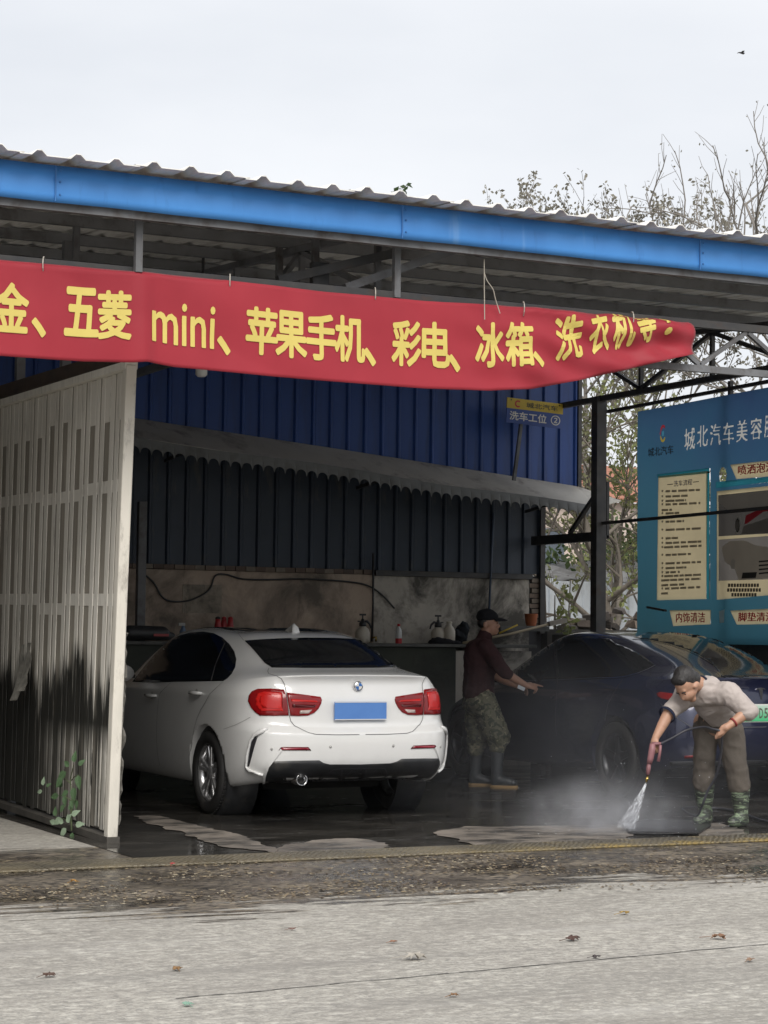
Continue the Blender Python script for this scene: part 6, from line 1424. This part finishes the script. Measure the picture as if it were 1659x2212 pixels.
# wall pipes and cables
z6 = lambda x, y: ((500 + x * .72333) / 1.85172, (1500 + y * .72333) / 1.85172)
cb = [onY(*z6(x, y), 20.455) for x, y in ((110, 1105), (160, 1150), (200, 1220), (250, 1250), (340, 1250), (420, 1220), (470, 1180), (500, 1110), (560, 1103), (650, 1128), (800, 1132), (1000, 1128), (1250, 1145), (1350, 1168), (1420, 1215), (1490, 1290))]
tag(MB().tube(spl(cb, 6), .010, 6).build('wall_cable', blkp, None, True), 'slack black cable looping across the tan plaster wall', 'cable')
wp_ = thing('water_pipe', 'thin dark water pipe with tap running down the plaster wall', 'pipe', tuple(onY(806, 1385, 20.44)))
o = MB().tube([onY(806, 1195, 20.42), onY(806, 1300, 20.42), onY(803, 1386, 20.42)], .012, 8).build('pipe', blkp, wp_, True); o.location -= wp_.location
o = MB().tube([onY(803, 1378, 20.42), onY(812, 1376, 20.38), onY(812, 1386, 20.38)], .012, 8).build('tap', MATS['brass'], wp_, True); o.location -= wp_.location
cd_ = MB().tube([onY(1066, 1108, 20.41), onY(1062, 1200, 20.41), onY(1056, 1332, 20.41)], .013, 8).build('conduit', pmat('conduit_blue', (.08, .11, .16), (.06, .08, .12), 6, .5), None, True); tag(cd_, 'blue grey conduit down the stained wall behind the capped man', 'conduit')
dp = MB().box((onY(293, 1200, 20.2).x, 20.12, .004), (onY(311, 1200, 20.2).x, 20.19, 2.75)).build('steel_post', gal, None, bevel=.006); tag(dp, 'grey steel post by the back wall beside the gate edge', 'post')
# broom poles on the ledge behind the man in the cap
bp_ = thing('long_brush', 'long wooden-handled brush laid across the ledge behind the capped man', 'brush', tuple(onY(1110, 1365, 19.9)))
def bo(o): o.location -= bp_.location; return o
bo(MB().tube([onY(1000, 1389, 19.7), onY(1100, 1370, 19.7), onY(1195, 1346, 19.7)], .014, 8).build('handle', pmat('pale_wood', (.42, .35, .24), (.34, .28, .19), 6, .7), bp_, True))
bo(MB().bar(onY(1185, 1348, 19.7), onY(1222, 1340, 19.7), .06, .05).build('brush_head', pmat('bristle', (.34, .31, .26), (.25, .23, .2), 9, .9), bp_))
tag(MB().tube([onY(1078, 1368, 19.62), onY(1118, 1350, 19.62)], .010, 8).build('yellow_stick', pmat('yellow_plastic', (.6, .42, .05)), None, True), 'short yellow stick beside the brush handle behind the cap peak', 'stick')
pt = thing('orange_bucket', 'small orange bucket at the right end of back wall ledge', 'bucket', tuple(onY(1147, 1352, 20.1))); MB().lathe([(.05, 0), (.062, .03), (.075, .13), (.078, .135), (.07, .135), (.06, .02)], (0, 0, 0), (0, 0, 1), 18, False).build('bucket_body', pmat('orange_plastic', (.42, .13, .05), (.33, .10, .04), 6, .55), pt, True)
MB().lathe([(.07, .12), (.001, .118)], (0, 0, 0), (0, 0, 1), 18, False).build('bucket_contents', blkp, pt)
MB().box((-.5, -.2, -.06), (.12, .25, -.004)).build('stand_board', lip_m, pt)
tag(blob('dark_bag', [('e', tuple(onY(1000, 1364, 20.25)), (.07, .08, .11)), ('e', tuple(onY(994, 1378, 20.25)), (.08, .08, .06)), ('e', tuple(onY(988, 1372, 20.22)), (.09, .08, .05))], cloth('bag_cloth', (.03, .034, .04)), None, .012, 3, .03, 12), 'dark cloth bundle on the ledge left of the capped man', 'bag')
# lamp under the canopy, strings, bird
lp = thing('bulb_lamp', 'white lamp bulb hanging below the red banner near the gate', 'lamp', tuple(onY(435, 800, 15.35)))
LZ = zroof(15.35) - .09 - lp.location.z
MB().lathe([(.001, -.055), (.03, -.052), (.047, -.035), (.047, .03), (.03, .045)], (0, 0, 0), (0, 0, 1), 18, False).build('bulb', pmat('bulb_white', (.75, .75, .73), (.68, .68, .66), 4, .3), lp, True); MB().tube([(0, 0, .04), (0, 0, LZ)], .012, 6).build('drop_rod', blkp, lp)
twm = pmat('twine', (.45, .42, .36), (.36, .33, .28), 9, .9)
tw = thing('twine', 'pale loose twine hanging from the roof edge over the banner', 'string', tuple(onY(1046, 575, 12.33)))
o = MB().tube([onY(1046, 560, 12.34), onY(1046, 600, 12.36), onY(1047, 690, 12.38)], .0035, 5).build('strand', twm, tw); o.location -= tw.location
o = MB().tube(spl([onY(1046, 588, 12.36), onY(1052, 606, 12.36), onY(1065, 625, 12.36), onY(1070, 645, 12.37), onY(1080, 677, 12.38)], 4), .0035, 5).build('strand', twm, tw); o.location -= tw.location
bd_ = thing('bird', 'small dark bird gliding in the upper right sky', 'bird', tuple(atZ(1602, 115, 60)))
blob('bird_body', [('c', (-.07, 0, .01), .022, (.06, 0, 0), .03), ('e', (.09, 0, .015), (.022, .02, .02)), ('c', (-.07, 0, .01), .018, (-.13, 0, .0), .006)], blkp, bd_, .008, 2)
for sy in (-1, 1):
    mb = MB(); mb.v = [(.05, sy * .01, .02), (-.04, sy * .01, .015), (.04, sy * .09, .05), (-.04, sy * .085, .045), (-.02, sy * .17, .035), (-.05, sy * .16, .03)]; mb.f = [(0, 1, 3, 2), (2, 3, 5, 4)]; mb.build('wing', blkp, bd_).modifiers.new('s', 'SOLIDIFY').thickness = .006
# floor mat under the jet
fmq = [onZ(1345, 1784, .012), onZ(1400, 1774, .012), onZ(1528, 1778, .012), onZ(1535, 1786, .012), onZ(1508, 1803, .012), onZ(1362, 1801, .012)]
fmo = thing('floor_mat', 'black rubber car floor mat lying under the water jet', 'floor mat', (fmq[0] + fmq[3]) / 2)
o = MB().prism([(p.x, p.y, .012) for p in fmq], (0, 0, .01)).build('mat_body', pmat('mat_black', (.012, .012, .013), (.022, .022, .023), 9, .3), fmo, bevel=.006); o.location -= fmo.location
o = MB().tube([(p.x, p.y, .024) for p in fmq + fmq[:1]], .006, 6).build('mat_rim', MATS['mat_black'], fmo); o.location -= fmo.location
# fallen leaves on the road
def fallen(px_, py_, size, ang, c, label):
    m_ = pmat('dry_leaf_%d%d' % (px_, py_), c, tuple(x * .6 for x in c), 20, .8); p = onZ(px_, py_, .006); mb = MB(); n_ = 9; lob = random.Random(px_)
    mb.v.append((0, 0, .25 * size))
    for k in range(n_ * 2):
        a = math.pi * k / n_; r_ = size * (.55 if k % 2 else 1.0) * lob.uniform(.7, 1.1); mb.v.append((r_ * math.cos(a) * .62, r_ * math.sin(a) * .5, size * .3 * lob.random()))
    for k in range(n_ * 2): mb.f.append((0, 1 + k, 1 + (k + 1) % (n_ * 2)))
    mb.v += [(0, 0, .2 * size), (-size * 1.2, .03 * size, .05 * size), (-size * 1.2, -.03 * size, .05 * size)]; k = len(mb.v); mb.f.append((k - 3, k - 2, k - 1))
    o = mb.build('fallen_leaf', m_); o.location = p; o.rotation_euler = (0, 0, R(ang)); o.modifiers.new('s', 'SOLIDIFY').thickness = .002
    tag(o, label, 'leaf', 'fallen leaves on the road')
for a in ((107, 2108, .055, 20, (.10, .06, .045), 'dark curled leaf at the lower left of the road'), (160, 1905, .06, 40, (.40, .22, .06), 'orange leaf on wet ground below the gate'), (372, 1868, .05, 60, (.45, .05, .06), 'red petal on the wet ground near the yellow strip'),
          (895, 2071, .10, -10, (.42, .39, .34), 'large pale grey leaf on the dry concrete'), (1237, 2030, .075, 15, (.09, .05, .04), 'dark brown curled leaf on the right side of the road'), (1552, 2027, .075, -30, (.22, .12, .07), 'reddish brown leaf near the right edge of the road'),
          (1349, 1974, .06, 10, (.36, .24, .07), 'yellow leaf on the edge of the wet patch'), (382, 2094, .05, 80, (.24, .14, .06), 'small tan leaf left of the long road crack'), (979, 2151, .04, 20, (.26, .15, .08), 'small brown leaf under the crack near the centre'),
          (1288, 2068, .04, 0, (.06, .05, .05), 'tiny dark leaf above the crack on the right'), (205, 1922, .04, 0, (.05, .04, .035), 'tiny dark leaf at the left border of the wet patch'), (1620, 2075, .045, 30, (.3, .2, .14), 'small pinkish leaf close to the right frame edge'), (405, 2171, .045, 90, (.22, .36, .28), 'green scrap lying at the bottom of the road'), (850, 2035, .035, 10, (.3, .16, .1), 'thin reddish leaf right of the centre crack'), (632, 2008, .035, 0, (.2, .12, .1), 'small reddish leaf left of centre on dry road')): fallen(*a)
# long joint across the road
ja, jb = onZ(380, 2158), onZ(1700, 2036); jm = MB(); n_ = 60; rg = random.Random(8)
pr = []
for i in range(n_ + 1): t = i / n_; p = ja.lerp(jb, t); pr.append((p.x, p.y + .02 * mnoise.noise(Vector((t * 14, 0, 0))), .0025))
for a, b_ in zip(pr, pr[1:]): w_ = rg.uniform(.003, .007); jm.quad((a[0], a[1] - w_, a[2]), (b_[0], b_[1] - w_, b_[2]), (b_[0], b_[1] + w_, b_[2]), (a[0], a[1] + w_, a[2]))
struct(jm.build('road_joint', pmat('joint_dark', (.08, .078, .072), (.12, .115, .11), 9, .9)), 'thin cracked joint line across the pale road')
# litter: countless flecks washed over the wet band
lt = MB(); rg = random.Random(21)
for k in range(13000):
    x = rg.uniform(1.5, 10.5); y = 10.6 - .12 * (x - 3) + rg.random() ** 1.0 * 1.9 - .3 * rg.random()
    if mnoise.noise(Vector((x * .9, y * 1.6, 0))) < -.05 + .35 * (rg.random() - .5): continue
    s = rg.uniform(.004, .010); a = rg.uniform(0, 3.14); c, s_ = math.cos(a) * s * 1.5, math.sin(a) * s * 1.5; q = s * .5
    lt.quad((x - c + s_ * q / s, y - s_ - c * q / s, .004), (x + c + s_ * q / s, y + s_ - c * q / s, .005), (x + c - s_ * q / s, y + s_ + c * q / s, .004 + s * .5), (x - c - s_ * q / s, y - s_ + c * q / s, .006))
def litter_mat():
    m, n, l, b = nodes_of('litter'); ge = n.new('ShaderNodeNewGeometry')
    l(ramp(n, l, ge.outputs['Random Per Island'], [(0, (.05, .035, .02)), (.4, (.14, .105, .07)), (.75, (.24, .19, .12)), (1, (.36, .32, .24))]), b.inputs['Base Color']); b.inputs['Roughness'].default_value = .7; return m
o = lt.build('leaf_litter', litter_mat()); o['kind'] = 'stuff'; o['label'] = 'fine tan leaf litter washed across the wet road'; o['category'] = 'litter'
# ------------------------------------------------------------------ water: jet, splash and mist
def vol_mat(name, dens, scale, lo, hi, fade=None, col=(.92, .94, 1)):
    m = bpy.data.materials.new(name); m.use_nodes = True; n = m.node_tree.nodes; l = m.node_tree.links.new; n.remove(n['Principled BSDF'])
    pv = n.new('ShaderNodeVolumePrincipled'); pv.inputs['Color'].default_value = (*col, 1); pv.inputs['Anisotropy'].default_value = .2
    v = coords(n); f = noise_node(n, l, v, scale, 4, .6); d = ramp(n, l, f, [(lo, 0.0), (hi, 1.0)])
    d = mth(n, l, 'MULTIPLY', d, dens)
    if fade: d = mth(n, l, 'MULTIPLY', d, fade(n, l, v))
    l(d, pv.inputs['Density']); l(pv.outputs[0], n['Material Output'].inputs['Volume']); return m
NZ = M2 @ Vector((lx(188), -.46, lz(1470))); JG = onZ(1352, 1789, .03)
jd = JG - NZ
jet = MB().tube([NZ + jd * t for t in (0, .15, .35, .6, .8, 1.0)], [.006, .012, .024, .042, .058, .078], 16).build('water_jet', vol_mat('jet_water', 9, 30, .3, .7), None, True)
jet['kind'] = 'stuff'; jet['label'] = 'white fan of water shooting from the nozzle to the mat'; jet['category'] = 'water'
dj = MB(); rg = random.Random(9)
for k in range(500):
    t = rg.random() ** .8; r_ = (.006 + .07 * t) * math.sqrt(rg.random()); a = rg.uniform(0, 6.28); p = NZ + jd * t + r0 * (r_ * math.cos(a)) + Vector((-r0.y, r0.x, 0)) * (r_ * math.sin(a)); s = rg.uniform(.0008, .0018)
    q = jd.normalized() * s * rg.uniform(4, 16); dj.quad(p - q, p + r0 * s * .6, p + q, p - r0 * s * .6)
for k in range(130):
    a = rg.uniform(0, 6.28); d = rg.random() ** .6 * .9; p = Vector((JG.x + math.cos(a) * d * 1.2, JG.y + math.sin(a) * d * .7, .02 + rg.random() ** 2 * .9 * math.exp(-d))); s = rg.uniform(.001, .0028)
    dj.quad(p + Vector((0, 0, s)), p + r0 * s, p - Vector((0, 0, s)), p - r0 * s)
o = dj.build('water_drops', pmat('water_drop', (.75, .78, .82), (.68, .71, .76), 9, .15)); o['kind'] = 'stuff'; o['label'] = 'flying water drops around the jet'; o['category'] = 'water'
def ell_fade(c, rad):
    def f(n, l, v):
        mp = n.new('ShaderNodeVectorMath'); mp.operation = 'SUBTRACT'; l(v, mp.inputs[0]); mp.inputs[1].default_value = c
        dv = n.new('ShaderNodeVectorMath'); dv.operation = 'DIVIDE'; l(mp.outputs[0], dv.inputs[0]); dv.inputs[1].default_value = rad
        ln = n.new('ShaderNodeVectorMath'); ln.operation = 'LENGTH'; l(dv.outputs[0], ln.inputs[0])
        return mth(n, l, 'POWER', mth(n, l, 'SUBTRACT', 1.0, ln.outputs['Value'], True), 1.3)
    return f
def mist(name, c, rad, dens, scale, lo, hi, label):
    bm = bmesh.new(); bmesh.ops.create_icosphere(bm, subdivisions=3, radius=1)
    for v in bm.verts: v.co = Vector((c[0] + v.co.x * rad[0], c[1] + v.co.y * rad[1], max(.016, c[2] + v.co.z * rad[2])))
    me = bpy.data.meshes.new(name); bm.to_mesh(me); bm.free(); o = link(name, me, vol_mat(name, dens, scale, lo, hi, ell_fade(c, rad)), None)
    o['kind'] = 'stuff'; o['label'] = label; o['category'] = 'mist'; return o
mist('splash_mist', (JG.x - .1, JG.y + .12, .05), (.85, .7, .42), 3.2, 4.5, .35, .65, 'dense white splash of spray where the jet hits the ground')
mist('wash_mist', (8.9, 14.1, .2), (2.2, 2.0, 1.5), .19, 1.3, .3, .7, 'soft drifting mist hanging beside the dark car')
